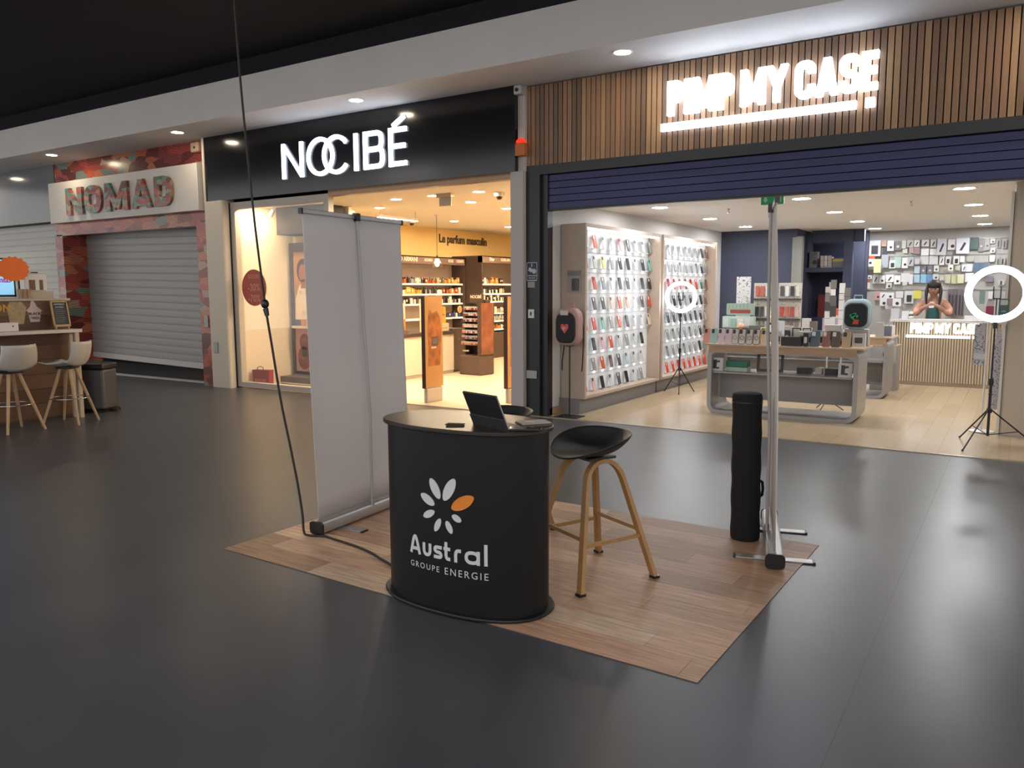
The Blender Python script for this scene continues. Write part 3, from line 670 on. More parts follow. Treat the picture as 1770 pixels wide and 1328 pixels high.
# perfume shop sign
s = thing('perfume_shop_sign', 'long glossy black sign board with thin glowing white letters NOCIBÉ', 'sign', (-8.0, 8.09, 2.93))
MB().box(-2.88, 2.87, 0, .18, 0, .98).obj('board', gloss_black, s)
t_ = .06
def nl_(ch, x0, wd, H=.49, tt=t_, z=.21): return letter(ch, wd, tt, None, XZ(x0, -.03, z), .028, H)
nl_('N', -1.10, .43).obj('letter', glow, s)
def ring_arc(cx, cz, rx, rz, a0, a1, n=36): return [(cx+rx*math.cos(a0+(a1-a0)*k/n), cz+rz*math.sin(a0+(a1-a0)*k/n)) for k in range(n+1)]
mb = MB(); stroke(mb, ring_arc(-.33, .46, .235, .235, 0, 2*PI*.999, 48), .056, False, XZ(0, -.03, 0), .028); mb.obj('letter', glow, s)
mb = MB(); stroke(mb, ring_arc(-.02, .46, .235, .235, math.radians(38), math.radians(322), 40), .056, False, XZ(0, -.032, 0), .028); mb.obj('letter', glow, s)
nl_('I', .315, .085).obj('letter', glow, s)
letter('B', .36, t_, .17, XZ(.485, -.03, .21), .028, .49).obj('letter', glow, s)
mb = letter('E', .30, t_, None, XZ(.93, -.03, .21), .028, .49); stroke(mb, [(1.0, .72), (1.20, .83)], .055, False, XZ(0, -.03, 0), .028); mb.obj('letter', glow, s)
# tropical sign
s = thing('tropical_shop_sign', 'white box sign with leaf-print letters NOMAD above the grey shutter', 'sign', (-13.08, 8.0, 2.8))
bevel(MB().box(-2.28, 2.12, 0, .16, 0, .73).obj('box', mat('sign_box_white', 'd2ccc4', .5), s), .006)
tl = tropical('letter_print', 4.0, True)
for ch, x0, wd in (('N', -1.62, .53), ('O', -1.02, .53), ('M', -.37, .67), ('A', .40, .56), ('D', 1.05, .47)):
    letter(ch, wd, .15, .3, XZ(x0, -.05, .11), .05, .48).obj('letter', tl, s)
# phone case shop sign
def pimp(s, sc_, y0, dp, gm=None):
    W = {'P': .176, 'I': .082, 'M': .245, 'Y': .205, 'C': .187, 'A': .2, 'S': .185, 'E': .145}
    x_ = 0
    for ch in 'PIMP MY CASE':
        if ch == ' ': x_ += .06; continue
        letter(ch, W[ch]*sc_, .069*sc_, .16, XZ(x_*sc_, y0, .15*sc_), dp, .35*sc_).obj('letter', gm or glow, s); x_ += W[ch]+.008
    return x_*sc_
s = thing('case_shop_sign', 'glowing white block letters PIMP MY CASE with an underline on timber slats', 'sign', (-3.26, 8.19, 3.2))
wd = pimp(s, 1.0, -.06, .06)
MB().box(-.07, 1.86, -.05, -.002, 0, .075).obj('underline_bar', glow, s); MB().box(1.94, 2.02, -.05, -.002, 0, .085).obj('underline_dot', glow, s)
print('PIMP width', wd)
# ---- small things on the pillars
t = thing('security_camera', 'small grey security camera at the top of the strip between the two shop signs', 'camera', (-5.085, 8.16, 3.82))
bevel(MB().box(-.05, .05, -.09, 0, -.02, .085).obj('housing', mat('camera_grey', 'b5b0ac', .5), t), .01); MB().cyl((-.005, -.089, .03), (-.005, -.1, .03), .022).obj('lens', black_pl, t)
t = thing('alarm_box', 'orange alarm box with a red flashing lamp between the two shop signs', 'alarm', (-5.062, 8.16, 3.1))
bevel(MB().box(-.065, .065, -.08, 0, .0, .15).obj('case', mat('alarm_orange', 'b86a2a', .5), t), .01)
MB().lathe([(.05, .15), (.06, .155), (.06, .175), (.035, .2), (.0, .205)], 16, (0, -.04, 0)).obj('beacon', mat('alarm_red', 'c02a18', .3, emit=1.2, ecol='ff3020'), t, smooth=.8)
MB().box(-.05, .05, -.03, 0, .2, .32).obj('backplate', mat('camera_grey'), t)
t = thing('camera_notice', 'blue surveillance camera notice on the dark frame', 'sticker', (-4.955, 8.188, 1.64))
MB().box(-.075, .075, -.003, 0, 0, .22).obj('panel', mat('notice_navy', '2a2f4c', .5), t)
MB().box(-.075, .075, -.0045, -.003, .058, .068).box(-.075, -.068, -.0045, -.003, 0, .22).box(.068, .075, -.0045, -.003, 0, .22).box(-.075, .075, -.0045, -.003, .213, .22).box(-.075, .075, -.0045, -.003, 0, .012).obj('border', mat('notice_white', 'b9b7bd', .5), t)
mb = MB().prism([(-.055, .125), (-.01, .1), (.01, .14), (-.035, .165)], -.0045, -.003).prism([(-.006, .165), (.004, .165), (.004, .205), (-.006, .205)], -.0045, -.003)
mb.add([(.03+.03*math.cos(k*PI/8), -.0045, .115+.03*math.sin(k*PI/8)) for k in range(16)], [tuple(range(16))]).obj('camera_symbol', mat('notice_white'), t)
MB().box(-.05, .05, -.0045, -.003, .025, .045).obj('caption', mat('notice_grey', '7a7a84', .5), t)
tag(MB().box(-.05, .05, -.004, 0, 0, .07).obj('paper_label', mat('label_grey', '9a9694', .6), loc=(-4.965, 8.188, 1.56)), 'blank grey paper label under the camera notice on the dark frame', 'label')
t = thing('key_switch', 'small white key switch plate at mid height on the dark frame', 'switch', (-4.965, 8.188, 1.195))
bevel(MB().box(-.042, .042, -.012, 0, 0, .105).obj('plate', white_pl, t), .003); MB().box(-.01, .01, -.015, -.012, .03, .075).obj('keyhole', black_pl, t)
t = thing('lock_plate', 'grey metal lock plate low on the dark frame', 'lock', (-4.958, 8.188, .46))
bevel(MB().box(-.074, .074, -.02, 0, 0, .1).obj('plate', alu_paint, t), .008); MB().cyl((.03, -.02, .05), (.03, -.024, .05), .014).obj('cylinder', alu, t)
t = thing('lock_plate', 'grey metal lock plate low on the cream pillar', 'lock', (-10.77, 8.058, .55))
bevel(MB().box(-.05, .05, -.02, 0, 0, .18).obj('plate', alu_paint, t), .008); MB().cyl((0, -.02, .09), (0, -.024, .09), .014).obj('cylinder', alu, t)
t = thing('lock_plate', 'narrow metal lock plate on the tropical post', 'lock', (-11.06, 8.118, .95))
bevel(MB().box(-.05, .05, -.015, 0, 0, .2).obj('plate', alu_paint, t), .006); MB().cyl((0, -.015, .1), (0, -.02, .1), .014).obj('cylinder', alu, t)
t = thing('wall_detector', 'small cream detector box in the corner above the tropical sign', 'detector', (-11.12, 8.18, 3.72))
bevel(MB().box(-.1, .1, -.09, 0, 0, .15).obj('housing', mat('detector_cream', 'b89a84', .5), t), .015); MB().cyl((0, -.089, .07), (0, -.095, .07), .02).obj('lens', black_pl, t)
# ================================================================== PHONE CASE SHOP
beige = mat('cabinet_beige', 'b5a291', .5, noise=.05, nscale=6); inner = mat('cabinet_inner', 'd6d9db', .45, emit=.13, ecol=(.95, .98, 1)); plinth = mat('plinth_grey', '7a7675', .5)
led = mat('led_glow', (1, 1, 1), .5, emit=E_LED, ecol=(.95, .98, 1)); shelf_g = mat('acrylic_shelf', 'd3d6d8', .15)
led_strip = mat('led_strip_glow', (1, 1, 1), .5, emit=E_LED*.8, ecol=(.95, .98, 1))
# phone case: upright plate facing -y, base at the origin
def case_mesh(name, hole=True):
    mb = MB(); mb.prism(rrect(-.0375, .0375, 0, .152, .011, 3), -.005, .005, 'y')
    mb.slot(1); mb.prism(rrect(-.03, -.002, .108, .145, .007, 2), -.0085, -.005, 'y')
    return mesh_of(mb, name, [mat('camera_island', '2a2a2e', .3)], smooth=.5)
def case_mesh_plain(name):
    mb = MB(); mb.prism(rrect(-.0375, .0375, 0, .152, .011, 3), -.005, .005, 'y')
    mb.slot(1); mb.prism(rrect(-.031, .0, .105, .146, .007, 2), -.007, -.0052, 'y')
    return mesh_of(mb, name, [mat('camera_cutout_light', 'd8d8da', .3)], smooth=.5)
ME_DARK, ME_LITE = case_mesh('phone_case'), case_mesh_plain('phone_case')
CC = {'o': ('c8501f', 'orange'), 'O': ('d0401c', 'red-orange'), 'm': ('b9d8cf', 'mint'), 'c': ('c3c6c8', 'clear'), 'p': ('c9707e', 'pink'), 'P': ('d9aeb0', 'pale pink'), 'g': ('8d8f92', 'grey'), 'G': ('4c4f54', 'dark grey'), 'k': ('1d1e22', 'black'), 'y': ('d6cf86', 'yellow'), 'e': ('cfd0b2', 'pale yellow'),
      't': ('7fb6ac', 'teal'), 'u': ('5a4652', 'dark purple'), 'b': ('c9b6a4', 'beige'), 'h': ('dda58c', 'peach'), 'w': ('e2e2e2', 'white'), 'n': ('e0cdb4', 'cream'), 'v': ('7d6468', 'mauve'), 'l': ('aebfcb', 'pale blue'), 'r': ('b04a44', 'dusty red'), 'R': ('c03a22', 'red'), 'f': ('2f6044', 'green'), 'a': ('84584a', 'brown'), '.': None}
GRID1 = ['moccpkccg', 'ocygkkckt', 'eogcGGckk', 'gukbOhwko', 'oOtgokccn', '.GPocgck.', '.govGlcc.', 'oPkcGkcg.']
GRID2 = ['ggggggka', 'ggggggkg', 'rppvRRfa', 'wkkgkkka', 'GGGGGGkb', 'ggggggka', 'ggggggkg', 'OOOOOOOO']
ROWZ = [2.055, 1.80, 1.535, 1.275, 1.018, .757, .497, .24]
led_me = mesh_of(MB().prism(rrect(-.013, .013, .01, .042, .006, 2), -.003, .003, 'y'), 'led_spot')
stud_me = mesh_of(MB().box(-.045, .045, -.012, .03, -.008, 0), 'case_ledge')
def cabinet(lab, y0, y1, ys, grid, cabname):
    t = thing('display_cabinet', lab, 'cabinet', (-4.45, y0, 0), 0, 'lit wall cabinets'); L = y1-y0
    p = .045
    for a, b in ((0, p), (L-p, L)): MB().box(-.33, 0, a, b, .19, 2.33).obj('side_panel', beige, t)
    MB().box(-.33, 0, p, L-p, 2.285, 2.33).obj('top_panel', beige, t); MB().box(-.33, 0, p, L-p, .19, .225).obj('bottom_panel', beige, t)
    MB().box(-.33, -.19, p, L-p, .225, 2.285).obj('back_panel', inner, t)
    MB().box(-.345, -.06, -.02, L+.0, 0, .19).obj('plinth', plinth, t)
    MB().box(-.06, -.03, p, L-p, 2.262, 2.285).obj('led_strip', led_strip, t)
    for r, z in enumerate(ROWZ):
        MB().box(-.19, -.183, p, L-p, z-.055, z-.05).obj('price_rail', mat('rail_white', 'bfc1c3', .4), t)
        for c, y in enumerate(ys):
            if grid[r][c] == '.': continue
            inst('case_ledge', stud_me, shelf_g, t, (-.15, y-y0, z), (0, 0, PI/2)); inst('led_spot', led_me, led, t, (-.186, y-y0+.10, z-.05), (0, 0, PI/2))
    for r, z in enumerate(ROWZ):
        for c, y in enumerate(ys):
            q = CC[grid[r][c]]
            if not q: continue
            dk = grid[r][c] in 'oOkGRfuga'
            o = inst('phone_case', ME_LITE if dk and (r+c) % 3 else ME_DARK, mat('case_'+q[1].replace(' ', '_'), q[0], .35), None, (-4.575, y, z+.001), (math.radians(-12), 0, PI/2), (1.12, 1, 1.08))
            tag(o, '%s phone case, %s from left, row %s of the %s lit cabinet' % (q[1], ORD[c], ['one', 'two', 'three', 'four', 'five', 'six', 'seven', 'eight'][r], cabname), 'phone case', 'phone cases in the lit cabinets')
cabinet('tall beige wall cabinet with lit white back full of phone cases, nearest the entrance', 8.6, 11.0, [8.87+.255*i for i in range(9)], GRID1, 'nearer')
cabinet('tall beige wall cabinet with lit white back, behind the small ring light', 11.07, 13.5, [11.66+.248*i for i in range(8)], GRID2, 'farther')
t = thing('hanging_phone_pouch', 'grey phone pouch hung on the end panel of the nearer lit cabinet', 'pouch', (-4.60, 8.597, 1.50))
MB().prism(rrect(-.095, .095, 0, .27, .01), -.006, 0).obj('card', mat('pouch_grey', '9c9493', .35), t); bev = MB().prism(rrect(-.03, .07, .02, .17, .02), -.014, -.006).obj('phone_print', mat('pouch_dark', '4a4548', .3), t); MB().prism(rrect(-.09, .09, .2, .26, .01), -.008, -.006).obj('header', mat('pouch_head', '7d7678', .4), t)
# ---- backpack on a stand by the entrance
def backpack(root, shellm, frontm, rimm, straps=True):
    W, H, D = .17, .40, .16
    sec = rrect(-W, W, 0, H, .11, 6)
    bevel(MB().prism(sec, -D, D*.3).obj('body', shellm, root, smooth=.5), .05, 4)
    fr = [(a*.86, .03+b*.80) for a, b in sec]
    bevel(MB().prism(fr, -D-.025, -D+.03).obj('front_panel', frontm, root, smooth=.5), .018, 3)
    MB().tube([(-.05, -.02, H-.01), (-.05, -.02, H+.045), (.05, -.02, H+.045), (.05, -.02, H-.01)], .009, 8).obj('top_handle', shellm, root, smooth=1)
    for s_ in (-1, 1) if straps else (): MB().tube([(s_*.1, .06, H-.02), (s_*.13, .1, .2), (s_*.15, .07, .0), (s_*.16, .03, -.18), (s_*.155, .02, -.28)], .008, 6).obj('strap', rimm, root, smooth=1)
t = thing('display_stand', 'thin black pole stand with flat base carrying the heart backpack', 'stand', (-4.52, 8.34, 0))
MB().prism(rrect(-.15, .15, -.12, .12, .01), 0, .012, 'z').obj('base_plate', black_mt, t); MB().cyl((0, 0, .01), (0, 0, .86), .009).obj('pole', black_mt, t)
MB().cyl((0, 0, .86), (0, 0, .868), .05).obj('top_plate', black_mt, t)
t = thing('heart_backpack', 'pink backpack with black front and red heart on a pole stand by the entrance', 'backpack', (-4.52, 8.38, .87))
backpack(t, mat('backpack_pink', 'b08a84', .7), mat('backpack_black', '232327', .75), mat('strap_black', '1c1c1f', .8)); t.scale = (.87, .9, 1.12)
hp = [(.055*16*math.sin(a)**3/16, .055*(13*math.cos(a)-5*math.cos(2*a)-2*math.cos(3*a)-math.cos(4*a))/16) for a in [2*PI*k/28 for k in range(28)]]
MB().prism([(a*1.1, b*1.1+.19) for a, b in reversed(hp)], -.193, -.184).obj('heart', mat('heart_red', 'c4504c', .5), t); MB().prism([(a*.5-.01, b*.5+.185) for a, b in reversed(hp)], -.197, -.19).obj('heart_centre', mat('heart_pink', 'd68f8a', .5), t)
MB().box(-.07, .05, -.19, -.18, .325, .375).obj('tag_card', mat('card_white', 'c4bdb9', .6), t)
# ---- ring lights
def ring_light(lab, base, zc, r, feet_r, ang, fx, fa0):
    t = thing('ring_light', lab, 'ring light', base, 0, 'ring lights on tripods')
    d = Vector((-base[0], -base[1], 0)); rz = math.atan2(d.y, d.x)+PI/2 if fx is None else fx
    rm = Matrix.Rotation(rz, 4, 'Z')
    mb = MB(); V = []; n = 64; rw = r*.235
    prof = [(r, 0), (r-.004, -.022), (r-rw+.004, -.022), (r-rw, 0), (r-rw, .018), (r, .018)]
    for k in range(n):
        a = 2*PI*k/n
        for q, yy in prof: V.append(rm @ Vector((q*math.cos(a), yy, q*math.sin(a)))+Vector((0, 0, zc)))
    N = 6
    F = [(k*N+i, ((k+1) % n)*N+i, ((k+1) % n)*N+(i+1) % N, k*N+(i+1) % N) for k in range(n) for i in range(N) if i in (0, 1, 2)]
    G = [(k*N+i, ((k+1) % n)*N+i, ((k+1) % n)*N+(i+1) % N, k*N+(i+1) % N) for k in range(n) for i in range(N) if i in (3, 4, 5)]
    MB().add(V, F).obj('lit_diffuser', mat('ring_glow', (1, 1, 1), .5, emit=E_RING, ecol=(.97, .98, 1)), t, smooth=.7); MB().add(V, G).obj('rear_housing', white_pl, t, smooth=.7)
    MB().cyl((0, 0, .32), (0, 0, zc-r-.02), .008, n=10).cyl((0, 0, .10), (0, 0, .62), .0125, n=10).obj('column', black_mt, t, smooth=.6)
    MB().cyl((0, 0, zc-r-.06), (0, 0, zc-r+.02), .018, n=10).obj('neck', black_pl, t, smooth=.6)
    MB().cyl((0, 0, .60), (0, 0, .66), .02, n=12).obj('clamp_collar', black_pl, t); MB().cyl((0, 0, .33), (0, 0, .37), .024, n=12).obj('leg_collar', black_pl, t)
    for k in range(3):
        a = fa0+k*2*PI/3; f = Vector((feet_r*math.cos(a), feet_r*math.sin(a), .006)); top = Vector((.022*math.cos(a), .022*math.sin(a), .355))
        lg = MB().tube([top, f], .0075, 6).obj('leg', black_mt, t); MB().tube([top.lerp(f, .55), Vector((.012*math.cos(a), .012*math.sin(a), .115))], .0045, 6).obj('brace', black_mt, lg)
        MB().sph(f+Vector((0, 0, .004)), .011, 8, 6).obj('rubber_foot', black_pl, lg)
    p = rm @ Vector((0, 0, 0)); bl = MB()
    for dx in (-.03, .03): bl.bar(rm @ Vector((dx, -.01, -.045))+Vector((0, 0, zc)), rm @ Vector((dx, -.01, .07))+Vector((0, 0, zc)), .01, .02)
    bl.bar(rm @ Vector((-.035, 0, -.045))+Vector((0, 0, zc)), rm @ Vector((.035, 0, -.045))+Vector((0, 0, zc)), .02, .012)
    bl.cyl((0, 0, zc-.045), (0, 0, zc-r*.8), .006, n=8)
    bl.obj('phone_clamp', black_pl, t)
    return t
ring_light('small glowing ring light on a black tripod in front of the lit cabinets', (-4.215, 11.2, .002), 1.417, .232, .25, 0, None, math.radians(-70))
ring_light('large glowing ring light on a black tripod beside the beige column', (-.19, 8.86, .002), 1.473, .27, .44, 0, None, math.radians(-155+60-20))
# ---- display tables
tgrey = mat('table_grey', '9c9a99', .35, .3); twood = mat('table_wood_edge', 'a58a70', .45, noise=.08, nscale=6, stretch=(1, 8, 8)); ttop = mat('table_top_wood', 'b59a7e', .4)
def table(lab, x0, x1, y0, y1, H=.84):
    t = thing('display_table', lab, 'table', ((x0+x1)/2, (y0+y1)/2, .002), 0, 'rounded display tables'); hx, hy = (x1-x0)/2, (y1-y0)/2
    out = rrect(-hx, hx, 0, H, .11, 6); inn = rrect(-hx+.05, hx-.05, .04, H-.06, .08, 6); n = len(out)
    V = [(a, y, b) for y in (-hy, hy) for a, b in out]+[(a, y, b) for y in (-hy, hy) for a, b in inn]
    F = []
    for i in range(n):
        j = (i+1) % n; F += [(i, j, n+j, n+i), (2*n+i, 3*n+i, 3*n+j, 2*n+j), (i, 2*n+i, 2*n+j, j), (n+i, n+j, 3*n+j, 3*n+i)]
    MB().add(V, F).obj('loop_frame', tgrey, t, smooth=.5)
    MB().box(-hx-.03, hx+.05, -hy-.03, hy+.03, H, H+.02).obj('tabletop', ttop, t)
    MB().box(-hx+.02, hx-.02, -hy-.02, -hy-.002, H-.085, H-.002).obj('front_apron', twood, t)
    MB().box(-hx+.065, hx-.065, 0, .02, .16, .50).obj('modesty_panel', mat('table_panel', '8a8584', .5), t)
    MB().box(-hx+.065, hx-.065, -hy+.03, hy-.03, .50, .515).obj('lower_shelf', tgrey, t)
    for s_ in (-1, 1): MB().cyl((s_*(hx-.1), 0, -.002), (s_*(hx-.1), 0, .0), .02).obj('glide', black_pl, t)
    return t
table('grey rounded display table with wooden top, nearest the entrance', -3.23, -1.49, 9.55, 10.17)
table('grey rounded display table half hidden behind the first one', -3.9, -1.5, 11.95, 12.6)
ZT1, ZT2 = .864, .864
def put(name, mb, m, loc, lab, cat, group=None, rz=0, tilt=0, sm=0):
    o = mb.obj(name, m, None, smooth=sm, loc=loc, rot=(tilt, 0, rz)); tag(o, lab, cat, group); return o
# r cards and things on the lower shelf
for x, lab in ((-3.135, 'left'), (-1.64, 'right')):
    t = thing('logo_card', 'white card with a black letter r at the %s end of the lower table shelf' % lab, 'card', (x, 9.62, .5205), 0, 'letter r cards')
    t.rotation_euler = (math.radians(-8), 0, 0)
    MB().box(-.075, .075, -.004, .004, 0, .165).obj('card', mat('card_white2', 'c9c6c4', .6), t)
    MB().prism([(-.045, .03), (-.015, .03), (-.015, .028), (.03, .028), (.03, .05), (-.003, .05), (-.003, .1), (.02, .11), (.035, .105), (.035, .135), (.005, .13), (-.003, .125), (-.003, .14), (-.045, .14)][::1], -.0055, -.004).obj('letter', black_pl, t)
t = thing('green_box', 'stack of green boxes on the lower table shelf', 'box', (-2.92, 9.8, .517))
MB().box(-.13, .13, -.08, .08, 0, .05).obj('lower_box', mat('pale_green_box', 'b9c8b4', .6), t); MB().box(-.13, .13, -.08, .08, .055, .125).obj('upper_box', mat('deep_green_box', '3d7a68', .6), t)
put('picture_frame', MB().box(-.16, .16, 0, .02, 0, .03).box(-.16, .16, 0, .02, .20, .23).box(-.16, -.13, 0, .02, .03, .2).box(.13, .16, 0, .02, .03, .2), black_pl, (-2.55, 9.86, .5205), 'empty black frame leaning on the lower table shelf', 'frame', tilt=-.1)
for i, (x, c, w_) in enumerate([(-2.15, '2b2a2a', .16), (-1.98, 'b5b2ae', .07), (-1.84, '3a2f2f', .14), (-1.70, '777372', .10)]):
    put('storage_box', MB().box(-w_/2, w_/2, -.08, .08, 0, .07), hexm(c), (x, 9.95, .517), 'small %s storage box on the lower table shelf, %s from the left' % (['black', 'pale', 'dark brown', 'grey'][i], ORD[i]), 'box', 'boxes on the lower shelf')
t = thing('light_tripod', 'small folded black tripod standing under the first display table', 'tripod', (-1.99, 10.5, .002))
MB().cyl((0, 0, .12), (0, 0, .42), .01).obj('column', mat('tripod_brown', '3a2622', .5), t)
for k in range(3):
    a = k*2*PI/3+.3; MB().tube([(0, 0, .14), (.2*math.cos(a), .2*math.sin(a), .006)], .007, 6).obj('leg', black_mt, t)
# goods on the first table: (kind, px-derived x, y, w, h, colour, name, label)
def phone_front(x, col, lab, frame=None, w_=.082, h_=.19, y=9.60, z=ZT1, name='display_phone_case', img='light'):
    t = thing(name, lab, 'phone case', (x, y, z), 0, 'phone cases standing on the first table'); t.rotation_euler = (math.radians(-15), 0, 0)
    sh_ = MB().prism(rrect(-w_/2, w_/2, 0, h_, .014, 3), -.004, .004).obj('shell', hexm(col, .3), t, smooth=.5)
    if frame:
        o_ = rrect(-w_/2, w_/2, 0, h_, .014, 3); i_ = rrect(-w_/2+.006, w_/2-.006, .006, h_-.006, .010, 3); n = len(o_)
        MB().add([(a, -.0052, b) for a, b in o_]+[(a, -.0052, b) for a, b in i_], [(k, (k+1) % n, n+(k+1) % n, n+k) for k in range(n)]).obj('dark_rim', hexm(frame), sh_)
        if img != 'none':
            mb = MB(); stroke(mb, ring_arc(0, h_*.42, w_*.28, w_*.28, 0, 2*PI*.999, 20), .005, False, XZ(0, -.006, 0), .001); mb.obj('magnet_ring', hexm(frame), sh_)
    MB().prism(rrect(-w_*.4, w_*.0, h_*.68, h_*.95, .008, 2), -.0075, -.004).obj('camera_window', hexm('3a3a3e' if img == 'light' else 'd0d0d0', .3), sh_)
    return t
PF = [(-3.27, 'd99a90', 'coral pink marbled phone case at the left end of the first table', None), (-3.18, '9fc4c0', 'pale teal phone case, second on the first table', None), (-3.09, 'd3bfc4', 'pale pink phone case, third on the first table', None), (-3.0, 'cfbcc0', 'faded pink phone case, fourth on the first table', None),
      (-2.915, 'c9c0bb', 'clear phone case with grey rim on the first table', '8a8482'), (-2.83, 'c9bfb6', 'clear phone case with a black rim and magnet ring on the first table', '34302f'), (-2.74, 'c8bcb2', 'clear phone case with a thin dark rim on the first table', '4a4442'), (-2.655, 'cabfb4', 'clear phone case with a bold black rim and ring on the first table', '1c1a1a'), (-2.56, 'd2b9a4', 'peach tinted clear phone case on the first table', None), (-2.44, 'b9a9b4', 'lilac phone case behind the edge-on banner on the first table', None)]
for x, c, lab, fr in PF: phone_front(x, c, lab, fr)
phone_front(-2.60, 'c9a93a', 'yellow flowered phone case standing behind the clear ones', None, .085, .15, y=9.72, z=ZT1+.05)
put('yellow_case_riser', MB().box(-.06, .06, -.04, .04, 0, .05), mat('acrylic_block', 'b8b6b4', .2), (-2.60, 9.73, ZT1), 'small acrylic block under the yellow flowered case', 'block')
for x, c, lab, w_, im in [(-1.98, '55606a', 'slate blue phone case with round lenses on the first table', .1, 'dark'), (-1.86, '8a5f54', 'brown phone case with pale top on the first table', .085, 'lite'), (-1.755, '5a5046', 'dark olive phone case on the first table', .09, 'dark'), (-1.64, 'b39b80', 'sand beige phone case at the right end of the first table', .095, 'light')]:
    phone_front(x, c, lab, None, w_, .185, y=9.60, img='light' if im == 'light' else im)
put('black_box', bevel_mb := MB().box(-.115, .115, -.05, .05, 0, .105), black_pl, (-2.245, 9.64, ZT1), 'plain black box at the front of the first table right of the banner', 'box')
for i, (x, y, w_, d_, h_, c, lab) in enumerate([(-2.12, 9.72, .16, .08, .17, 'c3bfae', 'tall cream box standing behind the plain black box'), (-2.03, 9.70, .10, .05, .15, 'b7c2a6', 'pale green box on the first table'), (-2.075, 9.575, .055, .03, .16, '26262a', 'black box with a lens picture on the first table'),
     (-2.36, 9.95, .09, .05, .22, 'd5d2ce', 'tall white box behind the plain black box'), (-2.26, 9.95, .1, .05, .2, 'c9c6c4', 'white framed card with black border, left of the pair'), (-2.14, 9.95, .1, .05, .2, 'c9c6c4', 'white framed card with black border, right of the pair'), (-2.02, 9.98, .1, .04, .17, '5b7a9c', 'blue card box in the middle of the first table'),
     (-1.86, 10.0, .18, .08, .24, 'c9c3bc', 'large white box in the middle of the first table'), (-1.89, 9.84, .05, .04, .11, 'c4442a', 'small red box in front of the large white box'), (-1.80, 9.84, .09, .05, .11, '4a484a', 'dark grey box in front of the large white box'), (-1.69, 9.93, .1, .06, .14, '7c7a44', 'olive box beneath the plant backpack'), (-1.55, 9.9, .14, .08, .15, 'c8c6c4', 'white earphone box right of the olive box'), (-1.70, 9.78, .10, .05, .10, '9a8a80', 'taupe box behind the olive case')]):
    o = put('goods_box', MB().box(-w_/2, w_/2, -d_/2, d_/2, 0, h_), hexm(c), (x, y, ZT1), lab, 'box', 'boxes on the first table')
    if 'border' in lab:
        MB().box(-w_/2, w_/2, -d_/2-.004, -d_/2, 0, .012).box(-w_/2, w_/2, -d_/2-.004, -d_/2, h_-.012, h_).box(-w_/2, -w_/2+.01, -d_/2-.004, -d_/2, 0, h_).box(w_/2-.01, w_/2, -d_/2-.004, -d_/2, 0, h_).obj('black_border', black_pl, o)
    else: MB().prism(rrect(-w_*.3, w_*.3, h_*.25, h_*.7, .01, 2), -d_/2-.002, -d_/2).obj('print', hexm('4a4a4e' if c > '9' else 'c9c9c9'), o)
MID = [(-3.2, .07, .14, 'c9b8b2', 'pale rose card'), (-3.11, .06, .12, 'd5d2d0', 'white card'), (-3.02, .08, .15, '9aa4a2', 'grey green card'), (-2.92, .06, .13, 'cfcac4', 'ivory card'), (-2.83, .07, .16, '5d5a58', 'charcoal card'), (-2.73, .06, .13, 'd2cfcc', 'bright white card'), (-2.46, .08, .15, 'c4c0bd', 'pearl card'),
       (-2.36, .06, .17, '3c3c40', 'black card'), (-2.19, .07, .15, 'b3a89e', 'taupe card'), (-2.08, .06, .14, '8d959c', 'blue grey card'), (-1.95, .07, .16, 'd0cbc6', 'chalk white card'), (-1.75, .06, .15, 'a8a29c', 'stone card')]
for i, (x, w_, h_, c, nm) in enumerate(MID):
    o = put('product_card', MB().box(-w_/2, w_/2, -.012, .012, 0, h_), hexm(c), (x, 9.86+.02*(i % 2), ZT1), '%s standing in the second row of the first table, %s from left' % (nm, ORD[i]), 'card', 'cards in the second row of the first table', rz=.1*((i*5) % 3-1))
    MB().prism(rrect(-w_*.3, w_*.3, h_*.2, h_*.65, .008, 2), -.014, -.012).obj('print', hexm('3a3a3e' if int(c[:2], 16) > 120 else 'b9b9b9'), o)
# plant backpack
t = thing('plant_backpack', 'grey-blue backpack with a green plant in a red pot on the front', 'backpack', (-1.60, 10.05, 1.06), 0)
t.scale = (.86, .86, .88)
backpack(t, mat('backpack_bluegrey', '8fa3aa', .7), mat('backpack_slate', '22282b', .75), mat('strap_blue', '4a5a70', .8), False)
MB().prism([(-.035, .07), (.035, .07), (.045, .13), (-.02, .13)], -.194, -.184).obj('red_pot', mat('pot_red', 'b8442e', .6), t)
gr = MB()
for cx, cz, a, l in ((-.03, .15, 2.5, .09), (-.01, .17, 1.9, .08), (.01, .165, .9, .06), (-.05, .185, 3.0, .05), (-.02, .2, .4, .07)):
    P = [(cx+l/2*math.cos(q)*math.cos(a)-.016*math.sin(q)*math.sin(a), cz+l/2*math.cos(q)*math.sin(a)+.016*math.sin(q)*math.cos(a)) for q in [2*PI*k/14 for k in range(14)]]
    gr.prism(P, -.193, -.184)
gr.obj('green_leaves', mat('leaf_green', '2fa06a', .6), t)
put('backpack_riser', MB().box(-.13, .13, -.08, .08, 0, .194), hexm('a8a29c'), (-1.60, 10.06, ZT1), 'pale box under the plant backpack', 'box')
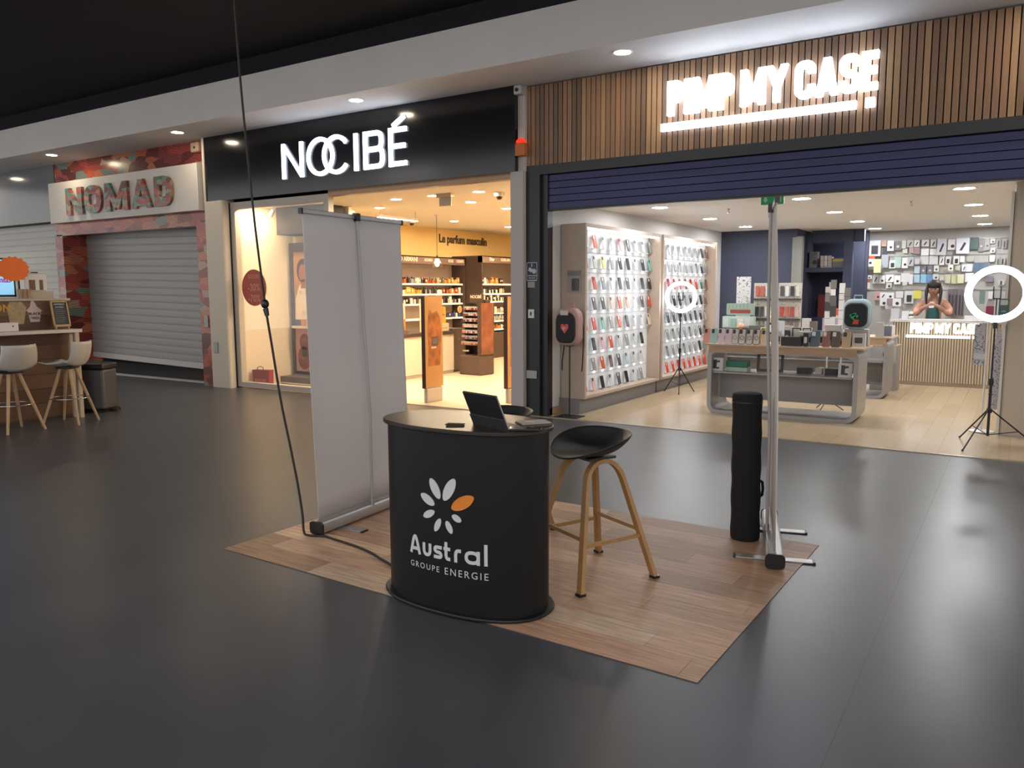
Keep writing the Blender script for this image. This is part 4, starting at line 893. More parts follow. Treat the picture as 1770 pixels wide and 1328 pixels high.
# spinner racks between the tables
def spinner(x, y, h, lab, seed):
    t = thing('spinner_rack', lab, 'rack', (x, y, .002), 0, 'slim spinner racks'); rg = random.Random(seed)
    MB().lathe([(.085, 0), (.085, .012), (.02, .02)], 18).obj('base', black_mt, t); MB().cyl((0, 0, .01), (0, 0, h), .012).obj('pole', alu_paint, t)
    for sx in (-.05, .02):
        z = .88+rg.uniform(0, .05)
        while z < h-.06:
            w_, hh = rg.uniform(.06, .085), rg.uniform(.08, .14)
            MB().box(sx, sx+w_, -.05+rg.uniform(-.01, .01), -.03, z, z+hh).obj('hanging_pack', hexm(rg.choice(('8d8b88', 'b9b6b2', '5a5856', 'd0cdca', '777370', 'e0ddda', '3c3a3a'))), t); z += hh+.008
    return t
spinner(-2.22, 11.6, 1.62, 'slim spinner rack with grey packs in front of the navy niche, left of the pair', 3); spinner(-2.04, 11.6, 1.60, 'slim spinner rack with white packs in front of the navy niche, right of the pair', 8)
# goods on the second table
t = thing('peg_display', 'tall white speckled card panel standing before the navy wall', 'panel', (-3.66, 12.45, ZT2)); MB().box(-.11, .11, -.01, .01, .0, .86).obj('panel', speckle('speckle_white', 'c6c3c2', '55565c', 45, .62), t); MB().box(-.08, .08, -.06, .06, 0, .01).obj('base', black_mt, t)
def pegboard(x, lab, cols, y=12.35):
    t = thing('peg_display', lab, 'display', (x, y, ZT2), 0, 'peg displays on the second table')
    MB().box(-.17, .17, 0, .015, .0, .76).obj('board', speckle('speckle_beige', 'bdb6a8', '8d867d', 40, .6), t)
    for z in (.2, .5): MB().box(-.17, .17, -.06, .0, z, z+.025).obj('shelf', mat('peg_shelf', '3c3c40', .5), t)
    k = 0
    for z, row in zip((.56, .25, .03), cols):
        for i, c in enumerate(row):
            if c == '.': continue
            MB().box(-.14+.075*i, -.09+.075*i, -.02, -.002, z, z+.15).obj('hanging_pack', hexm(c), t)
    return t
pegboard(-3.30, 'beige peg display with coral and white packs left of the banner', [('b85a48', 'b85a48', 'c9c6c4', '.'), ('3a3a3e', '4a4a4e', 'd5d2d0', 'c9c0a0'), ('d0d0d0', 'b0a898', 'c9c9c9', '8f8f8f')])
pegboard(-2.93, 'peg display with red charms right of the banner', [('4a4a4e', 'd5d5d5', '33353a', 'c4c4c4'), ('b04a3c', 'c46a5c', 'b04a3c', 'c9a49c'), ('8a8580', '9a948e', '7d7873', '8a8580')])
t = thing('house_display', 'pale green house-shaped counter display with a red lettered strip', 'display', (-3.62, 12.15, ZT2))
MB().prism(rrect(-.21, .21, .27, .45, .02, 3), 0, .02).obj('header', mat('pale_green', '93a596', .6), t); MB().box(-.15, .16, -.004, 0, .30, .355).obj('lettered_strip', mat('strip_red', '8a4038', .6), t)
MB().box(-.25, .22, -.06, .1, .08, .25).obj('tray', mat('tray_mint', 'b5c8c0', .5), t)
for k in range(6): MB().box(-.17+.056*k, -.165+.056*k, -.003, 0, .36, .44).obj('groove', mat('groove_green', '6d8072', .6), t)
for k in range(4): MB().box(-.23+.11*k, -.15+.11*k, -.075, -.06, .1, .22).obj('pack', hexm(('c3d3cc', '8fb5a8', 'd0d4d2', 'c5c9c8')[k]), t)
MB().box(-.25, .22, -.06, .1, 0, .08).obj('foot', mat('foot_dark', '5d635f', .6), t)
t = thing('mushroom_lamp', 'small orange mushroom shaped holder on the second table', 'ornament', (-3.55, 11.985, ZT2)); MB().lathe([(.025, 0), (.02, .09), (.022, .1)], 14).obj('stem', mat('orange_stem', 'c99272', .5), t, smooth=.8); MB().lathe([(.06, .1), (.057, .125), (.036, .155), (0, .165)], 18).obj('cap', mat('orange_cap', 'd2a482', .5), t, smooth=.8)
t = thing('figurine_holder', 'black and white phone holder with a yellow top on the second table', 'ornament', (-3.10, 12.0, ZT2)); MB().lathe([(.04, 0), (.035, .12), (.03, .17)], 14).obj('body', black_pl, t, smooth=.8); MB().lathe([(.04, .17), (.055, .2), (.05, .25), (.02, .27)], 14).obj('top', mat('pale_yellow_top', 'c9c592', .5), t, smooth=.8); MB().box(-.025, .015, -.046, -.035, .03, .14).obj('white_front', white_pl, t)
for i, (x, y, w_, h_, c, lab) in enumerate([(-3.33, 12.02, .2, .12, '5d605f', 'dark grey folded pouch on the second table'), (-3.2, 11.98, .09, .1, 'c6c8cc', 'pale tilted card on the second table'), (-2.98, 12.0, .13, .2, 'b7bcc0', 'silver box left of the banner on the second table'), (-2.62, 12.1, .12, .24, 'cbc7c0', 'ivory box right of the banner on the second table'), (-2.5, 12.0, .1, .2, '6d6660', 'taupe box on the second table'), (-2.28, 12.3, .31, .24, '9f95a4', 'lilac board carrying three coloured booklets')]):
    put('goods_box', MB().box(-w_/2, w_/2, -.03, .03, 0, h_), hexm(c), (x, y, ZT2), lab, 'box', 'boxes on the second table')
for i, (c, lab) in enumerate([('7a5a4c', 'brown booklet standing on the lilac board'), ('c0503a', 'orange booklet standing on the lilac board'), ('3d5590', 'blue booklet standing on the lilac board')]):
    o = put('booklet', MB().box(-.043, .043, -.008, .008, 0, .145), hexm(c), (-2.37+.1*i, 12.3, ZT2+.24), lab, 'booklet', 'coloured booklets')
    if i == 1: MB().box(-.043, .043, -.0095, -.008, 0, .04).obj('white_band', hexm('c9c0bc'), o)
t = thing('white_star', 'small white star ornament beside the blue booklet', 'ornament', (-1.86, 12.1, ZT2)); MB().cyl((0, 0, 0), (0, 0, .27), .004, n=6).obj('stick', black_mt, t)
MB().prism([((.05 if k % 2 else .022)*math.cos(k*PI/5), .29+(.05 if k % 2 else .022)*math.sin(k*PI/5)) for k in range(10)], -.006, .006).obj('star', white_pl, t)
# side table with boxes right of the second table
for i, (x, y, z, w_, h_, c, lab) in enumerate([(-1.42, 12.05, .866, .16, .14, '5c6470', 'slate blue pouch hanging at the right end of the second table'), (-1.62, 12.0, .866, .1, .2, 'a7a49f', 'grey pack at the right end of the second table')]):
    put('goods_box', MB().box(-w_/2, w_/2, -.03, .03, 0, h_), hexm(c), (x if i else -1.58, y+.2*(1-i), z), lab, 'box', 'boxes on the second table')
# low cabinet with an open round speaker, right of the second table
t = thing('low_cabinet', 'grey low cabinet with a round dark opening beside the slatted desk', 'cabinet', (-1.66, 13.2, .002)); MB().box(-.2, .16, -.2, .2, 0, .66).obj('body', tgrey, t)
MB().box(-.19, .15, -.215, -.2, .42, .65).obj('front_panel', mat('panel_lightgrey', 'a8a6a5', .5), t); mb = MB(); mb.cyl((.04, -.214, .545), (.04, -.222, .545), .075, n=24); mb.obj('round_opening', mat('opening_dark', '3a3a3e', .6), t)
MB().box(-.2, .16, -.2, .2, .66, .68).obj('top', ttop, t)
k = 0
for x, z, c in ((-1.81, .686, 'c0a48c'), (-1.73, .686, 'c9b8a0'), (-1.65, .686, 'b8bb8a'), (-1.56, .686, '8d8a92'), (-1.78, .84, 'd0c4b4'), (-1.69, .84, 'c4c79a'), (-1.60, .84, 'd5d2ce')):
    put('hanging_ring_card', MB().box(-.035, .035, -.01, .01, 0, .145), hexm(c), (x, 13.1 if k < 4 else 13.12, z), '%s accessory card, %s in the %s row on the low grey cabinet' % (['tan', 'beige', 'olive', 'grey', 'cream', 'pale green', 'white'][k], ORD[k if k < 4 else k-4], 'lower' if k < 4 else 'upper'), 'card', 'cards on the low cabinet'); k += 1
# ---- service desk
t = thing('service_desk', 'pale slatted service desk with a white top and glowing shop letters', 'desk', (-1.72, 14.0, .002))
slm = mat('desk_slat', 'bfae94', .5); N = 52; mb = MB()
for k in range(N): mb.box(.0375*k, .0375*k+.024, 0, .03, .06, 1.0)
o = mb.obj('slat_front', slm, t); o['kind'] = 'stuff'
MB().box(0, 1.95, .03, .06, 0, 1.0).obj('backing', mat('desk_backing', '8d8070', .6), t); MB().box(0, 1.95, -.005, .02, 0, .06).obj('kick_board', mat('desk_kick', '8a7a68', .5), t)
MB().box(-.03, 1.98, -.02, .62, 1.0, 1.035).obj('desktop', mat('desk_white', 'c9c7c4', .4), t); MB().box(0, .03, .06, .6, 0, 1.0).obj('side_panel', mat('desk_side', 'c3c3c6', .4), t)
ls = thing('desk_sign', 'glowing white letters PIMP MY CASE with an underline on the slatted desk', 'sign', (-1.45, 13.99, .76))
glow2 = mat('desk_sign_glow', (1, 1, 1), .5, emit=1.4, ecol=(.9, .95, 1)); pimp(ls, .465, -.03, .03, glow2); MB().box(-.05, .84, -.025, .0, 0, .04).obj('underline_bar', glow2, ls); MB().box(.87, .92, -.025, .0, 0, .04).obj('underline_dot', glow2, ls)
for i, (x, w_, h_, c, lab) in enumerate([(-1.70, .12, .17, 'b5b5b8', 'grey phone box standing on the left end of the desk'), (-1.55, .10, .13, 'd0d0d2', 'white phone box standing on the desk'), (-.62, .2, .07, 'd8d6d4', 'flat white paper stack on the right end of the desk')]):
    put('goods_box', MB().box(-w_/2, w_/2, -.03, .03, 0, h_), hexm(c), (x, 14.2, 1.037), lab, 'box')
t = thing('desk_figurine', 'small white round figurine on the desk beside the person', 'ornament', (-1.46, 14.15, 1.037)); MB().sph((0, 0, .04), (.04, .035, .04)).sph((0, 0, .1), .03).obj('body', white_pl, t, smooth=1); MB().box(-.035, .035, -.032, .03, .062, .075).obj('black_band', black_pl, t)
# ---- accessories on the slatwall: (x, z, width, height, colour, print)
ACC = [(-2.36, 2.28, 0.21, 0.29, 'c9c4cc', 'phone'), (-2.38, 2.33, 0.15, 0.19, 'b9bdc2', ''), (-2.21, 2.37, 0.09, 0.11, 'b79a82', ''), (-2.09, 2.32, 0.11, 0.19, 'd5d5d5', 'dot'), (-1.97, 2.32, 0.12, 0.16, '6d6a6a', 'lite'), (-1.87, 2.34, 0.07, 0.15, 'c6c5c0', ''), (-1.77, 2.35, 0.11, 0.13, 'bdbab5', 'slash'), (-1.66, 2.35, 0.09, 0.12, 'dedede', 'slash'), (-1.52, 2.35, 0.12, 0.12, 'd8d8d8', 'slash'), (-1.39, 2.34, 0.09, 0.14, 'd8d8d5', 'slash'), (-1.25, 2.27, 0.15, 0.29, 'b9bcc2', 'slash'), (-2.19, 2.22, 0.09, 0.14, '3a3b40', ''), (-1.85, 2.22, 0.08, 0.08, 'c9c8b8', ''), (-1.74, 2.23, 0.07, 0.1, 'b39a9a', ''), (-1.65, 2.22, 0.1, 0.12, '9a7f80', ''), (-1.52, 2.19, 0.13, 0.12, 'e0e0e0', ''), (-1.38, 2.19, 0.12, 0.11, 'e0e0e0', ''), (-2.41, 2.04, 0.14, 0.2, 'd8d0cc', 'orangetop'), (-2.41, 1.91, 0.1, 0.05, 'd8d8d8', ''), (-2.28, 1.95, 0.12, 0.25, 'c9c98f', ''), (-2.17, 2.04, 0.11, 0.24, '9aa2ab', ''), (-2.05, 1.98, 0.11, 0.15, 'e6e6e6', 'phone'), (-1.95, 2.01, 0.1, 0.2, '9db5a8', ''), (-1.84, 2.0, 0.11, 0.19, 'dcdcda', 'dot'), (-1.74, 2.02, 0.1, 0.16, 'a8abb2', 'slash'), (-1.63, 2.02, 0.08, 0.1, 'b9b9b9', ''), (-1.52, 2.04, 0.14, 0.15, 'c3c3c3', ''), (-1.37, 2.04, 0.14, 0.16, 'c3c3c3', ''), (-1.24, 2.03, 0.08, 0.16, 'dadad8', 'slash'), (-1.63, 1.87, 0.09, 0.13, 'a9b6c4', ''), (-1.53, 1.87, 0.09, 0.15, '6b6a70', 'lite'), (-1.42, 1.87, 0.09, 0.15, '6b6a70', 'lite'), (-1.32, 1.89, 0.08, 0.11, 'd0cdc4', 'dot'), (-2.44, 1.75, 0.1, 0.07, 'dcdcdc', 'dot'), (-2.32, 1.71, 0.1, 0.17, 'd9d3cf', 'slash'), (-2.21, 1.7, 0.1, 0.15, 'dadada', 'dot'), (-2.08, 1.72, 0.14, 0.14, 'e0e0e0', 'slash'), (-1.95, 1.69, 0.11, 0.16, 'dcdcda', 'dot'), (-1.82, 1.73, 0.14, 0.16, 'd0cecf', ''), (-1.72, 1.7, 0.06, 0.18, 'cfcfcf', ''), (-1.63, 1.71, 0.1, 0.15, '9fb9cc', ''), (-1.52, 1.71, 0.1, 0.16, '86aecb', ''), (-1.42, 1.71, 0.09, 0.15, '5f86b3', ''), (-1.32, 1.74, 0.09, 0.1, 'c6c6c4', 'dot'), (-1.22, 1.72, 0.08, 0.1, 'b5b1a8', 'lite'), (-2.09, 1.59, 0.1, 0.1, 'c9c6c0', 'dot'), (-1.82, 1.62, 0.08, 0.06, 'c2bfb8', ''), (-2.49, 1.61, 0.14, 0.17, 'd5d0cc', 'orangetop'), (-2.17, 1.4, 0.11, 0.12, 'dcdcdc', 'slash'), (-2.04, 1.4, 0.12, 0.11, 'dcdcdc', 'dot'), (-1.9, 1.42, 0.12, 0.12, 'd2d2d0', ''), (-1.74, 1.37, 0.15, 0.23, 'c8c8cb', 'phone'), (-1.6, 1.42, 0.13, 0.15, 'c9c24e', ''), (-2.27, 1.4, 0.1, 0.17, 'c49a94', 'dot'), (-2.15, 1.28, 0.13, 0.14, 'dcdce0', 'dot'), (-1.91, 1.28, 0.14, 0.14, 'd8d8dc', 'dot'), (-2.03, 1.29, 0.11, 0.12, '8f7f82', ''), (-2.05, 1.19, 0.13, 0.07, 'd5c8c8', ''), (-1.09, 2.31, 0.14, 0.19, 'd8d8d8', 'dot'), (-0.92, 2.28, 0.2, 0.27, 'c9ccd2', 'slash'), (-0.75, 2.32, 0.13, 0.21, '3f5652', ''), (-0.64, 2.29, 0.08, 0.23, '77757a', 'lite'), (-0.55, 2.3, 0.07, 0.21, '9a9a98', 'dot'), (-0.47, 2.35, 0.07, 0.08, 'd0d0ce', 'dot'), (-0.46, 2.19, 0.07, 0.09, 'd0d0ce', 'dot'), (-0.38, 2.31, 0.06, 0.15, 'a09d98', 'stripe'), (-0.29, 2.3, 0.06, 0.15, 'a09d98', 'stripe'), (-1.14, 2.03, 0.08, 0.14, 'd2d2d0', 'phone'), (-1.01, 2.03, 0.09, 0.15, 'cfcfcd', 'phone'), (-0.92, 2.05, 0.07, 0.11, 'd5d5d5', ''), (-0.79, 2.04, 0.11, 0.08, 'aaa59a', ''), (-0.57, 2.04, 0.11, 0.12, 'a7a39d', ''), (-0.46, 2.05, 0.08, 0.12, 'cdcdcb', ''), (-0.37, 2.0, 0.05, 0.13, 'a09d98', 'stripe'), (-0.3, 2.0, 0.07, 0.12, 'a09d98', 'stripe'), (-1.09, 1.9, 0.08, 0.11, 'd6d3c6', 'dot'), (-0.98, 1.89, 0.08, 0.08, 'b5b3a5', ''), (-0.88, 1.89, 0.07, 0.12, 'd8d8d8', 'slash'), (-0.8, 1.89, 0.1, 0.14, 'c5cbd1', ''), (-0.7, 1.89, 0.08, 0.18, '5d6f82', ''), (-0.62, 1.88, 0.08, 0.19, '56687c', ''), (-0.54, 1.91, 0.08, 0.15, '5d6f82', ''), (-1.13, 1.7, 0.09, 0.16, 'b8b79a', ''), (-1.02, 1.68, 0.1, 0.14, 'b5b58a', ''), (-0.92, 1.7, 0.1, 0.16, 'c6c5a8', ''), (-0.79, 1.72, 0.13, 0.16, 'cfcfd2', ''), (-0.77, 1.58, 0.09, 0.11, 'cfcfcf', 'phone'), (-0.44, 1.41, 0.09, 0.13, 'cccccc', ''), (-0.48, 1.69, 0.12, 0.1, '7a7480', ''), (-0.3, 1.63, 0.09, 0.09, 'bcbcbc', 'stripe'), (-1.08, 1.28, 0.06, 0.48, '7a6a70', 'stripe'), (-1.03, 1.28, 0.06, 0.48, '6b5f66', 'stripe'), (-0.97, 1.28, 0.06, 0.48, '6b5f66', 'stripe'), (-0.91, 1.28, 0.06, 0.48, '726a6e', 'stripe'), (-0.86, 1.27, 0.05, 0.47, '6b666a', 'stripe')]
def cname(h):
    r, g, b = (int(h[i:i+2], 16) for i in (0, 2, 4)); mx, mn = max(r, g, b), min(r, g, b)
    if mx-mn < 22: return 'white' if mx > 205 else 'pale grey' if mx > 175 else 'grey' if mx > 120 else 'dark grey'
    if b == mx: return 'pale blue' if mx > 190 else 'blue'
    if g == mx and r < g-10: return 'green'
    if r-b > 30 and g-b > 25 and r-g < 25: return 'yellowish'
    if r-g > 15: return 'pink' if mx > 170 else 'brownish'
    return 'cream'
ACC.sort(key=lambda q: (-round(q[1]/.15), q[0]))
hook_m = mat('hook_chrome', 'b5b5b5', .3, .9)
SEC = []
for i, (x, z, w_, h_, c, mo) in enumerate(ACC):
    same = [q for q in ACC if round(q[1]/.15) == round(z/.15)]; rows_ = sorted({-round(q[1]/.15) for q in ACC}); rk = rows_.index(-round(z/.15)); ps = same.index((x, z, w_, h_, c, mo))
    dep = .012+.02*((i*7) % 3)/2
    near_p = any(abs(q[0]-x) < .12 and q is not ACC[i] and abs(q[1]-z) < .12 for q in ACC)
    nm = 'accessory_strap' if mo == 'stripe' else 'accessory_pack'
    t = thing(nm, '%s %s, %s from left in tier %s of the accessory wall' % (cname(c), 'hanging strap pack' if mo == 'stripe' else 'carded accessory pack', ORD[ps], ['one', 'two', 'three', 'four', 'five', 'six', 'seven', 'eight', 'nine', 'ten'][rk]), 'accessory', (x, 16.395, z), 0, 'packs on the accessory wall')
    w2, h2 = w_/2, h_/2; y0 = -.03
    for qx, qz, qw, qh, qf in SEC:
        if abs(qx-x) < (qw+w_)/2+.002 and abs(qz-z) < (qh+h_)/2+.002: y0 = min(y0, qf-.01)
    SEC.append((x, z, w_, h_, y0-dep-.017))
    pk = MB().prism(rrect(-w2, w2, -h2, h2, min(.008, w2*.3), 2), y0-dep, y0).obj('pack', hexm(c), t)
    MB().cyl((0, 0, h2-.012), (0, y0-dep-.015, h2-.012), .003, n=6).obj('hook', hook_m, t)
    yy = y0-dep; D = hexm('2e2e33')
    if mo == 'dot': MB().cyl((w2*.1, yy, -h2*.3), (w2*.1, yy-.004, -h2*.3), min(w2, h2)*.42, n=14).obj('print', D, pk)
    elif mo == 'slash': MB().prism([(-w2*.5, -h2*.6), (-w2*.1, -h2*.6), (w2*.5, h2*.3), (w2*.2, h2*.5)], yy-.003, yy).obj('print', D, pk)
    elif mo == 'phone': MB().prism(rrect(-w2*.5, w2*.6, -h2*.75, h2*.35, .01, 2), yy-.004, yy).obj('print', D, pk)
    elif mo == 'lite': MB().cyl((0, yy, -h2*.2), (0, yy-.004, -h2*.2), min(w2, h2)*.4, n=14).obj('print', hexm('c9c9c9'), pk)
    elif mo == 'orangetop': MB().prism(rrect(-w2, w2, h2*.45, h2, .006, 2), yy-.003, yy).obj('header', hexm('c8552e'), pk); MB().cyl((0, yy, -h2*.3), (0, yy-.004, -h2*.3), min(w2, h2)*.35, n=12).obj('print', D, pk)
    elif mo == 'stripe': MB().box(-w2*.4, w2*.3, yy-.004, yy, -h2*.9, h2*.55).obj('strap', hexm('3c373b'), pk)
# boxes on the niche shelf
for i, (x, w_, h_, d_, c, lab) in enumerate([(-3.31, .14, .30, .2, '6d6c6c', 'grey headphone box on the navy niche shelf'), (-3.08, .2, .2, .16, 'a59a94', 'pile of white and pink packs on the navy niche shelf'), (-2.87, .2, .17, .16, '6f6d6a', 'dark bag with a yellow label on the navy niche shelf')]):
    t = thing('shelf_goods', lab, 'box', (x, 15.72, 1.922), 0, 'goods on the navy niche shelf'); MB().box(-w_/2, w_/2, -d_/2, d_/2, 0, h_).obj('body', hexm(c), t)
    if i == 1:
        for k in range(6): MB().box(-.1+.06*(k % 3), -.03+.06*(k % 3), -.1, -.08, .03+.1*(k//3), .12+.1*(k//3)).obj('pack', hexm(('c9b9b4', 'd0cbc6', 'b5a49e')[k % 3]), t)
    if i == 2: MB().box(-.1, .1, -.085, -.08, .11, .15).obj('yellow_label', hexm('b5a03a'), t)
    if i == 0: MB().cyl((.03, -.1, .1), (.03, -.104, .1), .04, n=16).obj('print', D, t)
put('red_fire_box', MB().box(-.08, .08, -.05, .05, 0, .42), hexm('6d1f26'), (-3.16, 15.9, 1.0), 'dark red tall box hanging in the navy niche', 'box')
put('niche_cupboard', MB().box(-.3, .3, -.15, .15, 0, 1.0).box(-.02, .02, -.17, -.15, .6, .75), hexm('26283a'), (-3.08, 15.9, 0), 'low dark cupboard inside the navy niche', 'cupboard')
# ---- things by the beige column
t = thing('charm_stand', 'white speckled charm stand in front of the beige column', 'stand', (-.33, 9.75, .002))
sp = speckle('charm_speckle', 'b9b6bd', '6d6c74', 55, .58)
MB().cyl((.06, 0, 0), (.06, 0, 1.2), .01).obj('pole', white_pl, t); MB().lathe([(.12, 0), (.12, .01), (.02, .02)], 16, (.06, 0, 0)).obj('base', white_pl, t)
MB().box(-.06, .04, -.03, -.02, .72, 1.15).obj('left_panel', sp, t); MB().prism([(.10, .25), (.19, .25), (.2, .8), (.19, 1.05), (.16, 1.16), (.14, 1.05), (.11, .85)], -.02, -.008).obj('right_panel', sp, t)
MB().box(-.05, .05, -.045, -.03, .78, .84).obj('label_strip', mat('label_white', 'c9c9cb', .5), t)
for i, (x, z, w_, h_, c, lab, nm) in enumerate([(-.33, 1.37, .05, .14, 'a5c4ba', 'pale mint phone seen through the large ring light', 'mint_phone'), (-.255, 1.25, .07, .10, 'b03a5c', 'magenta box on a pale base seen through the large ring light', 'magenta_box'), (-.135, 1.235, .09, .19, '47635a', 'dark green phone case seen through the large ring light', 'green_case')]):
    t = thing(nm, lab, 'phone case' if i != 1 else 'box', (x, 9.4, z)); MB().prism(rrect(-w_/2, w_/2, 0, h_, .01, 3), -.01, .01).obj('body', hexm(c), t)
    if i == 1: MB().box(-.045, .04, -.03, .03, -.05, 0).obj('base', hexm('c4a4ac'), t); MB().box(-.03, .035, -.01, .01, h_, h_+.05).obj('clear_top', hexm('d3c3c8'), t)
    if i == 2: MB().prism(rrect(-w_*.36, w_*.36, h_*.66, h_*.93, .008, 2), -.013, -.01).obj('window', hexm('b9c4c0'), t); MB().box(-.02, .02, -.012, -.01, .06, .066).obj('mark', hexm('c9d4d0'), t)
put('shelf_bracket', MB().box(-.2, .12, -.05, .05, 0, .012).box(.05, .12, -.02, .24, -.02, 0), white_pl, (-.22, 9.4, 1.187), 'small white shelf on the column behind the large ring light', 'shelf')
# ---- exit sign, sprinklers
t = thing('exit_sign', 'green emergency exit sign with white arrow under the case shop ceiling', 'sign', (-2.41, 9.2, 2.475))
MB().box(-.125, .125, -.015, .015, 0, .115).obj('panel', mat('exit_green', '1f7a4a', .4, emit=.25, ecol='1f9a5a'), t); MB().prism([(-.075, .02), (-.045, .055), (-.06, .055), (-.06, .1), (-.09, .1), (-.09, .055), (-.105, .055)], -.018, -.015).obj('arrow', mat('exit_white', 'd0e0d6', .5), t); MB().prism(rrect(.02, .1, .02, .1, .01, 2), -.018, -.015).obj('pictogram', mat('exit_white'), t)
for i, (x, y) in enumerate([(-3.35, 10.6), (-3.4, 13.0), (-1.2, 11.0)]):
    t = thing('sprinkler', 'small sprinkler head on the case shop ceiling, %s' % ('near the nearer lit cabinet', 'near the navy wall', 'on the right')[i], 'sprinkler', (x, y, 2.6), 0, 'sprinklers'); MB().lathe([(.02, 0), (.02, -.01), (.008, -.02), (.008, -.05)], 10).obj('stem', chrome, t); MB().lathe([(.022, -.055), (.022, -.058)], 12).obj('deflector', chrome, t)
# ================================================================== PERFUME SHOP
brown = mat('shop_brown', '4f3d37', .45); brown_d = mat('shop_brown_dark', '40312c', .5); taupe = mat('shelf_taupe', 'a08c80', .6); shelf_w = mat('shelf_cream', 'e8e0d0', .4)
gold_t = mat('lettering_cream', 'e0d0bc', .5)
shelf_led = mat('shelf_led_glow', (1, .9, .7), .5, emit=5.0, ecol=(1, .86, .62))
def perfume_bay(lab, xf, xb, y0, y1, zh0, zh1, zs, texts):
    t = thing('perfume_shelving', lab, 'shelving', (xf, y0, 0), 0, 'perfume shelving'); L = y1-y0; D_ = xb-xf
    MB().box(D_, D_+.02, 0, L, 0, zh1).obj('back_panel', taupe, t)
    MB().box(D_, 0, 0, .035, 0, zh1).obj('side_panel', brown_d, t); MB().box(D_, 0, L-.035, L, 0, zh1).obj('side_panel', brown_d, t)
    MB().box(-.1, 0, 0, L, zh0, zh1).obj('header_board', mat('header_brown', '6d554a', .5), t); MB().box(D_, 0, .036, L-.036, zh1-.02, zh1-.001).obj('top_board', brown, t)
    MB().box(-.135, -.115, .04, L-.04, zh0+.02, zh0+.03).obj('header_light', shelf_led, t)
    for z in zs:
        MB().box(D_+.02, -.06, .036, L-.036, z-.025, z).obj('shelf', shelf_w, t); MB().box(-.085, -.062, .036, L-.036, z-.031, z-.025).obj('shelf_light', shelf_led, t)
    MB().box(D_+.02, -.02, .036, L-.036, 0, .58).obj('drawer_base', brown, t)
    for y, txt, sz in texts: text(txt, sz, gold_t, t, (.002, y-y0, (zh0+zh1)/2), FACE_X, bold=.0012, sx=.9)
    return t
perfume_bay('long shelving bay of perfumes under a brown brand header, left of the projecting bay', -10.4, -10.78, 10.6, 14.34, 2.08, 2.235, [1.68, 1.465, 1.26, .95], [(12.2, 'GIORGIO ARMANI', .13), (13.03, 'AZZARO', .075), (13.8, 'BOSS', .085), (14.1, 'HERMES', .0001) if False else (14.14, 'HERMÈS', .085)])
perfume_bay('projecting shelving bay of perfumes under the header on the right', -9.97, -10.78, 14.345, 17.2, 2.14, 2.285, [1.68, 1.465, 1.29, 1.03, .85, .66], [(14.75, 'Dior', .11), (15.3, 'GUERLAIN', .09)])
# bottle meshes
cap_m = mat('bottle_cap', '2b2522', .35)
def bt_round():
    mb = MB(); mb.lathe([(.02, 0), (.024, .005), (.024, .065), (.012, .08)], 12); mb.slot(1); mb.cyl((0, 0, .08), (0, 0, .11), .011, n=10); return mesh_of(mb, 'perfume_bottle', [cap_m], .6)
def bt_square():
    mb = MB(); mb.prism(rrect(-.024, .024, -.016, .016, .006, 2), 0, .078, 'z'); mb.slot(1); mb.box(-.011, .011, -.011, .011, .078, .108); return mesh_of(mb, 'perfume_bottle', [cap_m], .6)
def bt_box():
    mb = MB(); mb.box(-.026, .026, -.02, .02, 0, .115); mb.slot(1); mb.box(-.017, .017, -.0215, -.02, .04, .08); return mesh_of(mb, 'perfume_box', [mat('box_print', 'd5c8b4', .5)])
BT = [bt_round(), bt_square(), bt_box()]
PC = {'k': ('1f1b1a', 'black'), 'o': ('b8642a', 'amber'), 'O': ('d08a3a', 'orange'), 'r': ('8a3f26', 'red-brown'), 's': ('8e8e96', 'silver'), 'w': ('e0d8cc', 'white'), 'y': ('c99a3a', 'gold'), 'g': ('6f7358', 'olive'), 't': ('c9a070', 'tan'), 'd': ('4a4450', 'dark grey'), 'b': ('3d4a7a', 'blue'), 'p': ('c48a80', 'rose'), 'n': ('b5aa9a', 'beige')}
def fill(codes, xf, ya, yb, z, where, dx=.10):
    n = len(codes); rg = random.Random(len(codes)*7+int(z*100))
    for i, c in enumerate(codes):
        if c == '.': continue
        col, nm = PC[c]; k = rg.choice((0, 1, 1, 2)) if c not in 'tO' else rg.choice((1, 2, 2)); s_ = rg.uniform(.9, 1.25)
        y = ya+(yb-ya)*(i+.5)/n
        o = inst('perfume_box' if k == 2 else 'perfume_bottle', BT[k], mat('perfume_'+nm.replace(' ', '_').replace('-', '_'), col, .22), None, (xf-dx-rg.uniform(0, .03), y, z+.0005), (0, 0, PI/2), (min(1.2, (yb-ya)/n/.055), 1, s_))
        tag(o, '%s perfume %s, %s from left on %s' % (nm, 'box' if k == 2 else 'bottle', ORD[i], where), 'perfume', 'perfumes on the shelves')
A_ = 'the %s shelf of the left perfume bay'; B_ = 'the %s shelf of the projecting perfume bay'
fill('kooorokdssswskkrorrortgdgOoOgOttOr', -10.4, 12.05, 14.28, 1.68, A_ % 'top')
fill('wkwwwyyyyyoyydksksdkdwwwrkorotorow', -10.4, 12.05, 14.28, 1.465, A_ % 'second')
fill('nwsdwkkwswdnwkwkwnwknnwdknwndskw', -10.4, 12.05, 14.28, 1.26, A_ % 'third')
fill('wbwwpbbdbbwb', -10.4, 13.2, 14.28, .95, A_ % 'fourth')
fill('dkwwsoOOoOOkkr', -9.97, 14.42, 15.4, 1.68, B_ % 'top')
fill('wkwdkwkwkwkwns', -9.97, 14.42, 15.4, 1.465, B_ % 'second')
fill('kwwkwkwkwkwkwn', -9.97, 14.42, 15.4, 1.29, B_ % 'third')
fill('yyoyytyywnpsww', -9.97, 14.42, 15.4, 1.03, B_ % 'fourth')
